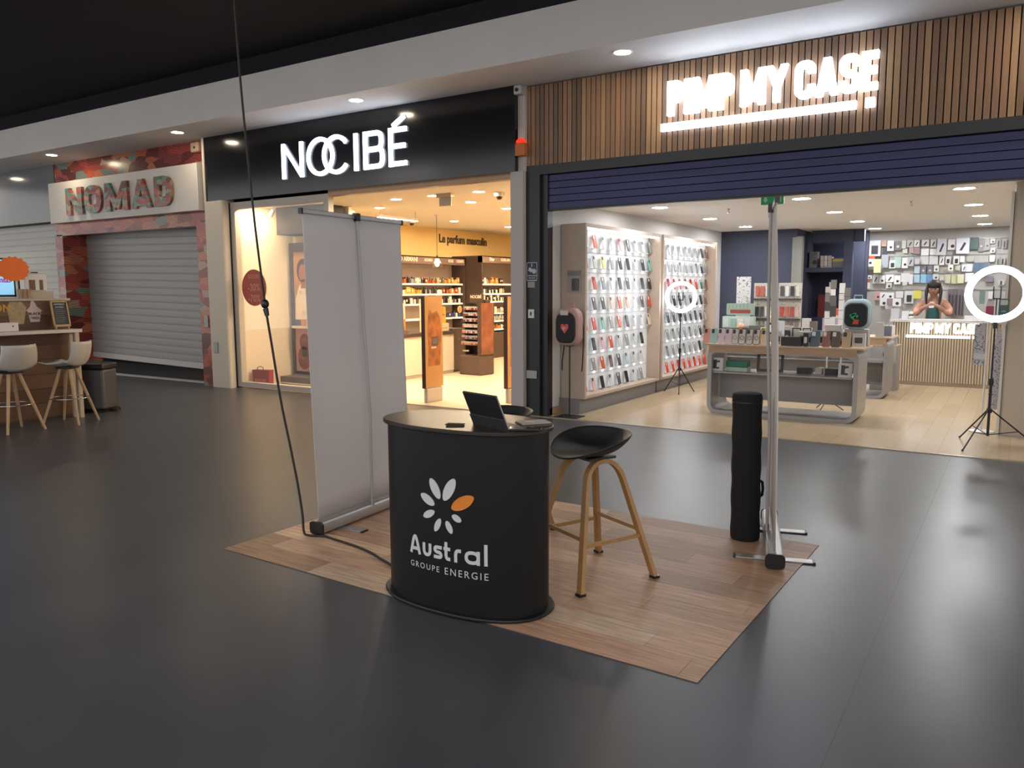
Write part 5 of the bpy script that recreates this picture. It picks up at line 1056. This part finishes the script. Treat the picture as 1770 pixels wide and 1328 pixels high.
fill('sswspwswssnssw', -9.97, 14.42, 15.4, .85, B_ % 'fifth')
fill('OoOrOoOOroOowk', -9.97, 14.42, 15.4, .66, B_ % 'sixth')
# round orange discs
for i, (x, y, z, lab) in enumerate([(-9.97-.32, 13.95, 1.12, 'round orange price disc in front of the left perfume bay'), (-9.95, 15.25, 1.08, 'round orange price disc on the projecting perfume bay')]):
    t = thing('price_disc', lab, 'sign', (x, y, z)); mb = MB(); mb.cyl((0, 0, 0), (.006, 0, 0), .075, n=24); mb.obj('rim', white_pl, t); MB().cyl((.006, 0, 0), (.009, 0, 0), .062, n=24).obj('disc', mat('disc_orange', 'c9853a', .5), t)
    MB().cyl((-.002, 0, -.03), (-.12, 0, -.03), .004, n=6).obj('stem', black_mt, t)
# wall lettering
t = thing('wall_lettering', 'dark bold wall lettering Le parfum masculin on the yellow wall', 'lettering', (-10.795, 14.83, 2.66))
me = text_mesh('Le parfum masculin', .25, ext=.006, bold=.008); xs = [v.co.x for v in me.vertices]; k = 1.84/(max(xs)-min(xs))
for v in me.vertices: v.co.x *= k
me.materials.clear(); me.materials.append(mat('wall_text_brown', '4a3a24', .6))
o = bpy.data.objects.new('letters', me); COL.objects.link(o); o.parent = t; o.rotation_euler = FACE_X
# counter
t = thing('perfume_counter', 'white fronted sales counter with a dark top inside the perfume shop', 'counter', (-8.85, 9.62, .002))
cw = mat('counter_white', 'd8cbb8', .4)
MB().box(-.55, 0, 0, 2.18, .06, .725).obj('body', cw, t); MB().box(-.55, -.01, .0, 2.18, 0, .06).obj('kick_board', mat('kick_grey', 'a59a8c', .4), t); MB().box(-.58, .03, -.02, 2.2, .725, .785).obj('worktop', brown_d, t)
for y in (.5, 1.34): MB().box(0, .002, y-.002, y+.002, .07, .72).obj('panel_joint', brown_d, t)
t = thing('perfume_side_unit', 'brown square unit at the end of the white sales counter', 'cabinet', (-8.9, 11.83, .002)); bevel(MB().box(-.5, 0, 0, .38, .03, .82).obj('body', brown, t), .01); MB().box(-.48, -.02, .02, .36, 0, .03).obj('plinth', brown_d, t); MB().cyl((.0, .19, .62), (.012, .19, .62), .012).obj('knob', chrome, t)
for i, (x, y, w_, d_, h_, c, lab, nm) in enumerate([(-9.1, 10.25, .06, .30, .36, 'd9b9a4', 'tall pale pink screen on the left of the sales counter', 'counter_display'), (-9.15, 10.62, .06, .26, .52, 'dcc0ac', 'pale pink price board on the sales counter', 'counter_display'), (-9.02, 10.52, .06, .17, .25, 'c9783f', 'orange gift box on the sales counter', 'gift_box'), (-8.99, 10.06, .12, .2, .10, 'd8b69c', 'low peach box on the sales counter', 'gift_box'), (-9.05, 11.2, .05, .22, .50, 'd8c8b4', 'tall cream leaflet board on the sales counter', 'counter_display'), (-9.0, 11.52, .07, .2, .40, 'b8963c', 'golden yellow gift display in a clear stand', 'gift_display'), (-8.97, 11.62, .12, .24, .14, 'c4b696', 'clear stand under the golden gift display', 'display_stand_block')]):
    z = .79 if i != 5 else .93
    o = put(nm, MB().box(-w_/2, w_/2, -d_/2, d_/2, 0, h_ if i != 5 else .3), hexm(c), (x, y if i != 5 else 11.62, z), lab, 'display')
    MB().box(w_/2, w_/2+.002, -d_*.35, d_*.35, h_*.35, h_*.42).obj('print', hexm('8a6a58'), o)
for i in range(4): put('tester_bottle', MB().lathe([(.02, 0), (.02, .06), (.008, .07), (.008, .09)], 10), mat('tester_glass', '6d5a50', .2), (-8.93, 10.35+.075*i, .79), 'small dark tester bottle on the counter front edge, %s from the left' % ORD[i], 'bottle', 'testers on the counter', sm=.6)
# nail polish stand
t = thing('nail_polish_stand', 'brown free-standing rack of nail polish rows with a NOCIBÉ header', 'rack', (-8.33, 11.80, .002), math.radians(-6))
bevel(MB().box(-.26, .26, -.2, .2, 0, .36).obj('base', brown, t), .03, 3)
MB().box(-.26, -.22, -.06, .2, .36, 1.30).box(-.22, .22, .15, .2, .36, 1.30).box(.2, .26, -.2, .2, .36, 1.30).obj('body', brown_d, t)
MB().box(-.12, .24, -.02, .12, 1.30, 1.36).box(-.1, .2, -.06, -.02, 1.30, 1.47).obj('header', brown_d, t)
text('NOCIBÉ', .075, gold_t, t, (.05, -.064, 1.41), FACE_Y, bold=.001)
pol = [mat('polish_%d' % i, c, .2) for i, c in enumerate(('a83a34', '7a3a3e', 'c4776a', '8d8280', '5a4a5a', 'c9c0b8', 'd8a8a0'))]
for r in range(7):
    z = .55+.105*r; MB().box(-.22, .2, -.19+.012*r, .1, z-.012, z).obj('tray', brown_d, t); mb = MB(); rg = random.Random(r)
    for i in range(13):
        for jj in range(2):
            mb.slot(rg.randrange(3)); x = -.205+.031*i; y = -.17+.012*r+.04*jj; mb.cyl((x, y, z), (x, y, z+.03), .0115, n=8); mb.slot(3); mb.cyl((x, y, z+.03), (x, y, z+.06), .006, n=6)
    o = mb.obj('polish_row', [pol[r], pol[(r+2) % 7], pol[(r+3) % 7], mat('polish_cap', 'c9c4be' if r < 2 else '2b2422', .3)], t); o['kind'] = 'stuff'
MB().box(.26, .266, -.17, .17, .38, 1.3).obj('side_poster', mat('poster_amber', '7a4630', .4, noise=.5, nscale=4), t)
text('LASOUS', .04, gold_t, t, (-.08, -.203, .44), FACE_Y)
# security gates
def gate(lab, x, y, h, tint):
    t = thing('security_gate', lab, 'security gate', (x, y, .002), 0, 'security gates at the perfume shop entrance')
    bevel(MB().box(-.03, .03, .03, .37, 0, .2).obj('base_unit', mat('gate_white', 'd8cfc4', .4), t), .01); MB().box(-.012, .012, 0, .03, 0, .21).obj('acrylic_edge', glassm('acrylic', (.9, .9, .9), .2), t)
    MB().box(-.028, .028, 0, .385, .21, h).obj('panel', mat('gate_copper', 'c9985f', .4, noise=.12, nscale=2), t)
    MB().box(-.03, .03, -.008, 0, .2, h).obj('front_edge', mat('gate_edge', '4a2a1c', .4), t)
    bt = mat('gate_bottle_print', 'a8602c', .35, noise=.45, nscale=9)
    MB().prism([(.06, .50), (.32, .50), (.34, .75), (.36, .95), (.33, 1.16), (.26, 1.25), (.16, 1.22), (.1, 1.28), (.07, 1.18), (.05, .95), (.07, .75)], .028, .0295, 'x').obj('bottle_print', bt, t)
    MB().box(.0295, .031, .14, .28, .78, .9).obj('label_print', mat('gate_label', '4f4a55', .4), t)
    MB().box(.031, .032, .155, .265, .80, .88).obj('bars_print', mat('gate_label2', '6a6470', .4), t); MB().box(.0285, .03, .13, .24, .74, .765).obj('name_print', mat('gate_label3', 'd8cbb8', .4), t)
    MB().box(-.02, .02, .15, .25, h, h+.012).obj('sensor', black_pl, t)
gate('copper printed security gate panel with a bottle picture, left of the entrance', -6.77, 8.35, 1.455, 0); gate('copper security gate panel mostly hidden by the pale pillar', -5.80, 8.9, 1.445, 0)
# pendant bulb, ceiling things
t = thing('pendant_bulb', 'glowing glass pendant bulb on a thin cord in the perfume shop', 'pendant lamp', (-8.89, 11.39, 2.875))
MB().cyl((0, 0, 0), (0, 0, -.02), .04).obj('ceiling_cup', white_pl, t); MB().cyl((0, 0, -.02), (0, 0, -.72), .004, n=6).obj('cord', black_mt, t); MB().cyl((0, 0, -.72), (0, 0, -.78), .018).obj('socket', mat('brass_socket', '5a4a34', .3, .8), t)
MB().lathe([(.012, -.78), (.03, -.82), (.042, -.86), (.03, -.9), (0, -.915)], 16).obj('bulb', mat('bulb_glow', (1, .85, .55), .4, emit=28, ecol=(1, .8, .5)), t, smooth=1)
MB().lathe([(.03, -.76), (.12, -.93)], 6, cap=False).obj('glass_shade', glassm('shade_glass', (1, .98, .93), .15), t)
t = thing('ceiling_exit_box', 'unlit grey exit sign box under the perfume shop ceiling', 'sign', (-6.86, 8.99, 2.875)); MB().box(-.13, .13, -.04, .04, -.05, 0).obj('housing', mat('housing_beige', 'b5a48c', .5), t); MB().box(-.1, .11, -.005, .005, -.17, -.05).obj('panel', mat('panel_grey_tint', 'a59c88', .4), t)
for i, (x, y, lab) in enumerate([(-6.15, 9.29, 'by the pale pillar'), (-9.93, 11.95, 'above the left end of the shelves')]):
    t = thing('dome_camera', 'small white dome camera on the perfume shop ceiling '+lab, 'camera', (x, y, 2.875), 0, 'dome cameras'); MB().lathe([(.075, 0), (.075, -.04), (.06, -.06)], 20).obj('mount', white_pl, t, smooth=.6); MB().lathe([(.045, -.06), (.04, -.085), (.02, -.1), (0, -.105)], 16).obj('dome', mat('dome_dark', '2a201a', .1), t, smooth=1)
t = thing('linear_lamp', 'bright linear lamp hung above the blank banner in the perfume shop', 'lamp', (-8.85, 10.3, 2.72)); MB().box(-.03, .03, -.5, .5, 0, .04).obj('housing', white_pl, t); MB().box(-.025, .025, -.49, .49, -.01, 0).obj('diffuser', mat('linear_glow', (1, .9, .7), .5, emit=9, ecol=(1, .88, .66)), t); MB().cyl((0, -.45, .04), (0, -.45, .155), .003, n=6).cyl((0, .45, .04), (0, .45, .155), .003, n=6).obj('cord', black_mt, t)
# ---- display window
t = thing('window_plinth', 'dark grey plinth along the floor of the display window', 'plinth', (-10.3, 8.92, .002)); bevel(MB().box(0, 1.85, 0, .5, 0, .125).obj('body', mat('plinth_dark', '5a5350', .5), t), .005)
MB().box(0.01, 1.84, -.012, 0, .01, .03).obj('light_line', mat('white_line', 'd8d0c4', .4), t)
t = thing('window_header', 'dark grey box hung at the top of the display window', 'header', (-10.28, 8.95, 2.44)); MB().box(0, 1.1, 0, .4, 0, .435).obj('body', mat('header_grey', '241f1e', .7), t); MB().box(.02, 1.08, -.004, 0, .03, .034).obj('reveal', mat('reveal_dark', '3a3634', .5), t)
t = thing('poster_lightbox', 'dark framed perfume poster stand with a portrait above and a bottle below', 'poster', (-10.40, 9.30, .127))
MB().box(0, .06, 0, .1, 0, 2.2).box(.06, 1.1, 0, .1, 2.05, 2.2).box(.06, 1.1, .05, .1, 0, 2.05).obj('frame', mat('lightbox_frame', '3a3230', .5), t)
MB().box(.06, 1.1, .03, .05, .92, 2.05).obj('upper_poster', mat('poster_tan', 'a87c50', .5, emit=.12, ecol='c99a6a'), t); MB().box(.06, 1.1, .02, .05, .05, .78).obj('lower_poster', mat('poster_rose', 'a87c70', .5, emit=.1, ecol='c49484'), t)
MB().box(.06, 1.1, -.05, .05, .78, .82).obj('shelf', shelf_w, t); MB().box(.06, 1.1, .02, .05, .82, .92).obj('dark_band', mat('band_navy', '3a3a52', .5), t)
def blob(cx, cz, rx, rz, n=20): return [(cx+rx*math.cos(2*PI*k/n), cz+rz*math.sin(2*PI*k/n)) for k in range(n)]
pj = mat('print_jacket', 'd9c3a4', .5, emit=.2, ecol='d9c3a4'); ps = mat('print_skin', '8a5434', .5, emit=.15, ecol='9a6040'); ph_ = mat('print_hair', '2a1a14', .5)
MB().prism([(.07, .93), (.62, .93), (.60, 1.25), (.42, 1.50), (.28, 1.57), (.18, 1.48), (.09, 1.28)], .027, .03).obj('jacket_print', pj, t); MB().prism(blob(.29, 1.74, .15, .2), .024, .027).obj('hair_print', ph_, t); MB().prism(blob(.29, 1.70, .1, .15), .021, .024).prism([(.23, 1.45), (.35, 1.45), (.33, 1.6), (.25, 1.6)], .021, .0245).obj('face_print', ps, t)
text('BOSS', .09, white_pl, t, (.28, .0195, 1.38), FACE_Y); text('BOTTLED', .1, white_pl, t, (.46, .0195, 1.04), FACE_Y, bold=.001)
bp_ = mat('print_bottle', '7a3f2c', .4, noise=.4, nscale=9)
MB().prism(blob(.26, .28, .15, .2), .017, .02).prism(blob(.28, .55, .12, .14), .017, .02).obj('bottle_print', bp_, t); MB().box(.22, .34, .015, .017, .30, .40).obj('bottle_label', black_pl, t)
for i, (x, c) in enumerate([(-10.08, 'c9843a'), (-9.97, 'd0944a'), (-9.86, 'b8742e')]):
    put('gift_box', MB().box(-.045, .045, -.03, .03, 0, .10+.02*(i % 2)), hexm(c), (x, 9.285, .9478), 'amber perfume box on the poster shelf of the display window, %s from the left' % ORD[i], 'box', 'boxes on the poster shelf')
t = thing('sale_sticker', 'round red sale sticker SOLDES -30% -70% on the display window', 'sticker', (-10.03, 8.243, 1.585))
mb = MB(); mb.cyl((0, 0, 0), (0, -.002, 0), .282, n=40); mb.obj('disc', mat('sale_red', 'b04630', .5), t); sp_ = mat('sale_text', 'd89a86', .5)
for txt, sz, z in (('SOLDES', .085, .17), ('-30%', .16, .0), ('-70%', .16, -.17)): text(txt, sz, sp_, t, (0, -.0035, z), FACE_Y, ext=.0005, sx=.9)
t = thing('shopping_bag', 'red paper shopping bag on the floor of the display window', 'bag', (-10.24, 8.52, .002), .25)
MB().prism([(-.15, 0), (.15, 0), (.16, .27), (-.16, .27)], -.06, .06).obj('body', mat('bag_red', '8a2a1c', .5), t); MB().tube([(-.06, -.062, .26), (-.05, -.064, .31), (0, -.064, .33), (.05, -.064, .31), (.06, -.062, .26)], .006, 6).obj('handle', mat('bag_cord', '4a1a14', .6), t, smooth=1); text('SOLDES', .06, mat('bag_text', 'c98a7a', .5), t, (-.01, -.0625, .10), FACE_Y)
# ================================================================== DRINKS KIOSK (left)
kw = [mat('kiosk_wood_%d' % i, c, .5, noise=.2, nscale=4, stretch=(1, 1.2, 10)) for i, c in enumerate(('5e422f', '6a4c36', '563b29'))]
k = thing('drinks_kiosk', 'drinks kiosk clad in horizontal brown wood boards at the left edge', 'kiosk', (-9.85, 2.6, 0))
MB().box(-1.6, -.03, 0, 2.65, 0, 1.43).obj('core', mat('kiosk_core', '4a3a30', .7), k)
for i in range(8): MB().box(-.03, 0, 0, 2.67, .03+.175*i, .03+.175*i+.171).obj('board', kw[(i*2+i//3) % 3], k)
for i in range(8): MB().box(-1.6, 0, 2.65, 2.672, .03+.175*i, .03+.175*i+.171).obj('board', kw[(i+1) % 3], k)
MB().box(-1.62, .02, -.02, 2.69, 1.43, 1.455).obj('counter_top', mat('kiosk_top', 'b5aaa0', .4), k)
MB().box(-.032, .004, 0, 2.67, 0, .03).obj('kick_board', mat('kiosk_kick', '3a2c24', .6), k)
text('INFUSION', .12, mat('kiosk_yellow', 'c9983a', .5), k, (.003, 1.74, 1.345), FACE_X, bold=.002)
MB().prism([(1.99, 1.16), (2.14, 1.16), (2.18, 1.36), (1.96, 1.36)], .001, .003, 'x').prism([(1.97, 1.36), (2.17, 1.36), (2.13, 1.42), (2.0, 1.42)], .001, .003, 'x').obj('cup_sticker', mat('cup_print', '9a8a68', .5, noise=.2, nscale=20), k)
MB().prism([(2.215, 1.18), (2.32, 1.18), (2.345, 1.31), (2.19, 1.31)], .001, .003, 'x').prism([(2.17, 1.31), (2.36, 1.31), (2.30, 1.36), (2.265, 1.43), (2.235, 1.43), (2.22, 1.36)], .001, .003, 'x').obj('icecream_sticker', mat('ice_print', 'c4b4ac', .5), k)
text('BLACK', .045, black_pl, k, (.005, 2.267, 1.275), FACE_X); text('TREES', .04, black_pl, k, (.005, 2.267, 1.225), FACE_X)
b = thing('bar_ledge', 'narrow white bar ledge on posts along the kiosk front', 'bar', (-9.62, 2.6, 0))
bevel(MB().box(-.19, .03, 0, 2.68, 1.045, 1.085).obj('ledge_top', mat('ledge_white', 'c9beb6', .35), b), .004)
for y in (.3, 2.62): bevel(MB().box(-.02, .02, y-.025, y+.025, 0, 1.045).obj('post', mat('ledge_post', 'b8a892', .5), b), .004)
MB().box(-.16, -.12, 2.60, 2.64, 0, 1.045).obj('post', MATS['ledge_post'], b)
# shell stools with wooden legs
ws_ = mat('stool_white', 'b8b3ac', .45); bw = mat('stool_beech', 'a98c6c', .5, noise=.1, nscale=6)
def kiosk_stool(lab, loc, rz):
    t = thing('shell_stool', lab, 'bar stool', loc, rz, 'white shell stools at the kiosk')
    V = []; n, m = 21, 16           # seat faces +x (towards the kiosk), back at -x ; u across, v from front lip to back top
    for j in range(m+1):
        v = j/m
        if v < .5: x = .22-.40*v*2*.88; z = .70-.02*math.sin(PI*v*2)+(.012 if v < .08 else 0); w_ = .20+.02*v
        else: q = (v-.5)*2; x = -.135-.10*math.sin(q*PI/2)-.02*q; z = .68+.28*(1-math.cos(q*PI/2))**.62; w_ = .215-.03*q
        for i in range(n):
            u = -1+2*i/(n-1); up = .06*abs(u)**2.6*min(1, .4+v*1.4)*(1-max(0, v-.5)*1.9); fw = .11*max(0, v-.40)*abs(u)**2.2
            V.append((x+fw*1.3, w_*u, z+max(0, up)))
    F = [(j*n+i, j*n+i+1, (j+1)*n+i+1, (j+1)*n+i) for j in range(m) for i in range(n-1)]
    o = MB().add(V, F).obj('seat_shell', ws_, t, smooth=1.3); md = o.modifiers.new('solid', 'SOLIDIFY'); md.thickness = .012
    MB().box(-.09, .09, -.09, .09, .645, .672).obj('mount_plate', black_mt, t)
    P = []
    for a in (45, 135, 225, 315):
        c, s_ = math.cos(math.radians(a)), math.sin(math.radians(a)); MB().tube([(.30*c, .30*s_, 0), (.075*c, .075*s_, .655)], [.014, .021], 10).obj('leg', bw, t, smooth=.7)
    rr = .30+(.075-.30)*.30/.655+.012
    MB().tube([(rr*math.cos(q), rr*math.sin(q), .30) for q in [2*PI*kk/32 for kk in range(32)]], .0065, 8, closed=True).obj('foot_ring', chrome, t, smooth=1)
kiosk_stool('white shell bar stool cut by the left edge of the picture', (-9.33, 4.31, 0), PI+.12); kiosk_stool('white shell bar stool turned sideways beside the grey bin', (-9.34, 4.94, 0), PI+.55)
# bin
t = thing('pedal_bin', 'grey metal pedal bin with a black lid beside the kiosk', 'bin', (-9.98, 5.66, 0), .5)
bevel(MB().box(-.16, .16, -.16, .16, .03, .55).obj('body', mat('bin_grey', '5f5e61', .35, .5), t), .03, 3); bevel(MB().box(-.17, .17, -.17, .17, .55, .62).obj('lid', black_pl, t), .02, 3); MB().box(-.165, .165, -.165, .165, 0, .03).obj('base', black_pl, t); MB().box(.165, .25, -.05, .05, .015, .035).obj('pedal', black_pl, t)
# things on the kiosk top
t = thing('menu_screen', 'bright blue menu screen on the kiosk counter with purple lettering', 'screen', (-9.93, 4.36, 1.457), .0)
MB().box(-.05, 0, -.42, .36, .02, .47).obj('bezel', black_pl, t); MB().box(0, .003, -.4, .34, .045, .45).obj('display', mat('screen_blue', '8ac4e8', .3, emit=.75, ecol='8fc8ea', noise=.0), t); MB().box(-.12, .06, -.12, .12, 0, .02).obj('foot', black_pl, t)
text('vraie.', .05, mat('screen_text_blue', '2a4a7a', .5), t, (.0045, .2, .30), FACE_X); text('premia!', .09, mat('screen_text_purple', 'a030b0', .5, emit=.3, ecol='a030b0'), t, (.0045, .17, .215), FACE_X, bold=.002)
t = thing('orange_starburst', 'orange starburst price card stuck to the corner of the menu screen', 'sign', (-9.921, 4.70, 1.80))
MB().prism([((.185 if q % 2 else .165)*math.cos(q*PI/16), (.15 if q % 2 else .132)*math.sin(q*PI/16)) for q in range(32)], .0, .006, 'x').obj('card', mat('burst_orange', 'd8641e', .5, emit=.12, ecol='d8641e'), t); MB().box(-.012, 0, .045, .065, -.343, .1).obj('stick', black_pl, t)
t = thing('cup_dispenser', 'white two-column cup dispenser on the kiosk counter', 'dispenser', (-9.95, 4.97, 1.457))
bevel(MB().box(-.12, 0, -.14, .12, .085, .30).obj('body', white_pl, t), .015); MB().box(0, .003, -.09, -.02, .1, .22).box(0, .003, .03, .07, .1, .22).obj('slot', mat('slot_brown', '6d4a40', .5), t); MB().box(-.08, -.04, -.03, .04, .3, .315).obj('knob', black_pl, t); MB().box(-.16, .03, -.185, .17, 0, .085).obj('tray', mat('tray_beige', 'b5a698', .5), t)
t = thing('cone_stack', 'small bunch of wafer cones beside the cup dispenser', 'cones', (-9.86, 4.78, 1.457)); 
for i in range(3): MB().lathe([(.012, 0), (.032, .11)], 12, (.0, -.05+.045*i, 0)).obj('cone', mat('wafer', 'a58a70', .6), t, smooth=.7)
t = thing('napkin_box', 'white napkin box on the bar ledge', 'box', (-9.72, 4.47, 1.087)); bevel(MB().box(-.06, .06, -.2, .12, 0, .10).obj('body', white_pl, t), .006); MB().cyl((.06, .06, .06), (.063, .06, .06), .008).obj('mark', black_pl, t)
t = thing('chalkboard', 'small framed chalkboard with menu lines standing on the bar ledge', 'chalkboard', (-9.72, 5.12, 1.087), 0); t.rotation_euler = (0, -.16, .1)
MB().box(-.012, .008, -.105, -.088, .03, .34).box(-.012, .008, .088, .105, .03, .34).box(-.012, .008, -.105, .105, .325, .342).box(-.012, .008, -.105, .105, .03, .055).box(-.012, .008, -.09, -.075, 0, .03).box(-.012, .008, .07, .085, 0, .03).obj('frame', mat('board_oak', 'a98a62', .5), t); MB().box(-.006, .002, -.088, .088, .055, .325).obj('board', mat('slate', '2c3236', .7), t)
text('SUPPLÉMENTS', .022, white_pl, t, (.003, 0, .30), FACE_X, sx=.95); text('EN VRAC', .026, mat('chalk_blue', '9ab4d0', .7), t, (.003, 0, .265), FACE_X)
mb = MB()
for i in range(7): mb.box(.0022, .0028, -.07, .03+.03*((i*5) % 3)/2, .235-.025*i, .238-.025*i)
mb.obj('chalk_lines', mat('chalk_grey', '8d9296', .8), t)
tag(MB().cyl((-9.848, 4.8, .915), (-9.82, 4.8, .915), .012).cyl((-9.82, 4.8, .915), (-9.80, 4.8, .93), .008).cyl((-9.825, 4.77, .915), (-9.825, 4.83, .915), .01).obj('bag_hook', chrome), 'small chrome bag hook on the kiosk boards under the ledge', 'hook')

# ================================================================== PERSON BEHIND THE DESK
def skin_mesh(name, verts, edges, radii, m, parent, sub=2, root=0):
    me = bpy.data.meshes.new(name); me.from_pydata(verts, edges, []); me.materials.append(m)
    o = bpy.data.objects.new(name, me); COL.objects.link(o); o.parent = parent
    md = o.modifiers.new('skin', 'SKIN'); md.use_smooth_shade = True
    for i, v in enumerate(me.skin_vertices[0].data):
        r = radii[i]; v.radius = r if isinstance(r, tuple) else (r, r); v.use_root = (i == root)
    s_ = o.modifiers.new('sub', 'SUBSURF'); s_.levels = sub; s_.render_levels = sub
    return o
pe = thing('person', 'person in a peach cardigan and teal top looking down at a phone behind the desk', 'person', (-1.22, 15.02, .002))
skin = mat('skin_tone', '9c735f', .55); peach = mat('peach_knit', 'c08d78', .8); teal = mat('teal_top', '2f5a58', .8); hair = mat('dark_hair', '1f1b1c', .55); trousers = mat('dark_trousers', '26262c', .8)
V = [(0, .06, .88), (0, .05, 1.02), (0, .02, 1.18), (0, -.01, 1.30), (0, -.05, 1.38), (0, -.10, 1.44), (0, -.14, 1.50), (0, -.15, 1.57),
     (-.10, .06, .82), (-.11, .03, .46), (-.12, .06, .08), (-.13, -.06, .035), (.10, .06, .82), (.11, .03, .46), (.12, .06, .08), (.13, -.06, .035),
     (-.16, -.01, 1.30), (-.25, -.05, 1.17), (-.24, -.20, 1.10), (-.13, -.30, 1.21), (-.075, -.33, 1.245), (-.03, -.35, 1.26),
     (.16, -.01, 1.30), (.25, -.05, 1.17), (.24, -.20, 1.10), (.13, -.30, 1.21), (.075, -.33, 1.245), (.03, -.35, 1.26)]
E_ = [(0,1),(1,2),(2,3),(3,4),(4,5),(5,6),(6,7),(0,8),(8,9),(9,10),(10,11),(0,12),(12,13),(13,14),(14,15),(3,16),(16,17),(17,18),(18,19),(19,20),(20,21),(3,22),(22,23),(23,24),(24,25),(25,26),(26,27)]
Rd = [.13, .12, .125, .10, .052, .06, .092, .085, .085, .06, .045, .03, .085, .06, .045, .03, .065, .05, .044, .034, .026, .022, .065, .05, .044, .034, .026, .022]
# fingers: four and a thumb on each hand, closing round the phone
for hs_, b0 in ((-1, 21), (1, 27)):
    for f in range(4):
        i0 = len(V); z = 1.285-.02*f; x = hs_*.028
        V += [(x*.7, -.375, z-.01), (hs_*-.004, -.385, z), (hs_*-.012, -.37, z+.004)]; Rd += [.009, .008, .007]; E_ += [(b0, i0), (i0, i0+1), (i0+1, i0+2)]
    i0 = len(V); V += [(hs_*.032, -.335, 1.285), (hs_*.016, -.325, 1.30)]; Rd += [.010, .008]; E_ += [(b0, i0), (i0, i0+1)]
skin_mesh('body', V, E_, Rd, skin, pe)
cv = [(0, .06, .90), (0, .05, 1.02), (0, .02, 1.18), (0, -.005, 1.29), (-.16, -.01, 1.295), (-.25, -.05, 1.17), (-.245, -.20, 1.10), (-.15, -.285, 1.19), (.16, -.01, 1.295), (.25, -.05, 1.17), (.245, -.20, 1.10), (.15, -.285, 1.19)]
skin_mesh('cardigan', cv, [(0,1),(1,2),(2,3),(3,4),(4,5),(5,6),(6,7),(3,8),(8,9),(9,10),(10,11)], [.14, .13, .13, .10, .066, .054, .046, .036, .066, .054, .046, .036], peach, pe)
skin_mesh('teal_top', [(0, -.02, .92), (0, -.045, 1.05), (0, -.06, 1.18), (0, -.06, 1.27)], [(0,1),(1,2),(2,3)], [.11, .115, .10, .06], teal, pe)
skin_mesh('trousers', [(0, .06, .90), (-.10, .06, .80), (-.11, .03, .46), (-.12, .06, .10), (.10, .06, .80), (.11, .03, .46), (.12, .06, .10)], [(0,1),(1,2),(2,3),(0,4),(4,5),(5,6)], [.15, .105, .08, .06, .105, .08, .06], trousers, pe)
MB().sph((0, -.14, 1.59), (.104, .118, .078), 20, 12).sph((0, -.07, 1.52), (.103, .09, .10), 18, 10).obj('hair', hair, pe, smooth=1.2)
for s_ in (-1, 1): MB().tube([(s_*.085, -.13, 1.57), (s_*.105, -.15, 1.49), (s_*.105, -.165, 1.40), (s_*.10, -.17, 1.31), (s_*.09, -.16, 1.24)], [.028, .028, .024, .018, .008], 10).obj('hair_lock', hair, pe, smooth=1.2)
MB().tube([(-.088, -.15, 1.575), (-.06, -.215, 1.585), (0, -.235, 1.588), (.06, -.215, 1.585), (.088, -.15, 1.575)], .012, 8).obj('hair_band', mat('band_grey', '6d6a68', .4), pe, smooth=1)
fc = Vector((0, -.225, 1.50))
MB().lathe([(.008, 0), (.014, -.02), (.012, -.028)], 8, (0, -.236, 1.505)).obj('nose', skin, pe, smooth=1)
for s_ in (-1, 1):
    MB().sph((s_*.034, -.222, 1.522), (.014, .008, .006), 10, 6).obj('eye', mat('eye_dark', '1a1513', .3), pe, smooth=1); MB().sph((s_*.096, -.14, 1.50), (.01, .02, .03), 8, 6).obj('ear', skin, pe, smooth=1); MB().bar((s_*.018, -.231, 1.54), (s_*.055, -.218, 1.54), .008, .006).obj('eyebrow', hair, pe)
MB().sph((0, -.222, 1.458), (.024, .008, .006), 10, 6).obj('mouth', mat('lips', '7a4a42', .5), pe, smooth=1)
t = thing('smartphone', 'pale smartphone held in both hands behind the desk', 'phone', (-1.22, 14.655, 1.26)); t.rotation_euler = (math.radians(-50), 0, 0)
bevel(MB().prism(rrect(-.036, .036, -.07, .08, .01), -.004, .004, 'y').obj('body', mat('phone_pale', 'b8b0aa', .3), t), .002); MB().prism(rrect(-.033, .033, -.066, .076, .008), .004, .0045, 'y').obj('screen', mat('phone_lit', '8a9098', .2, emit=.3, ecol='c0c8d0'), t)
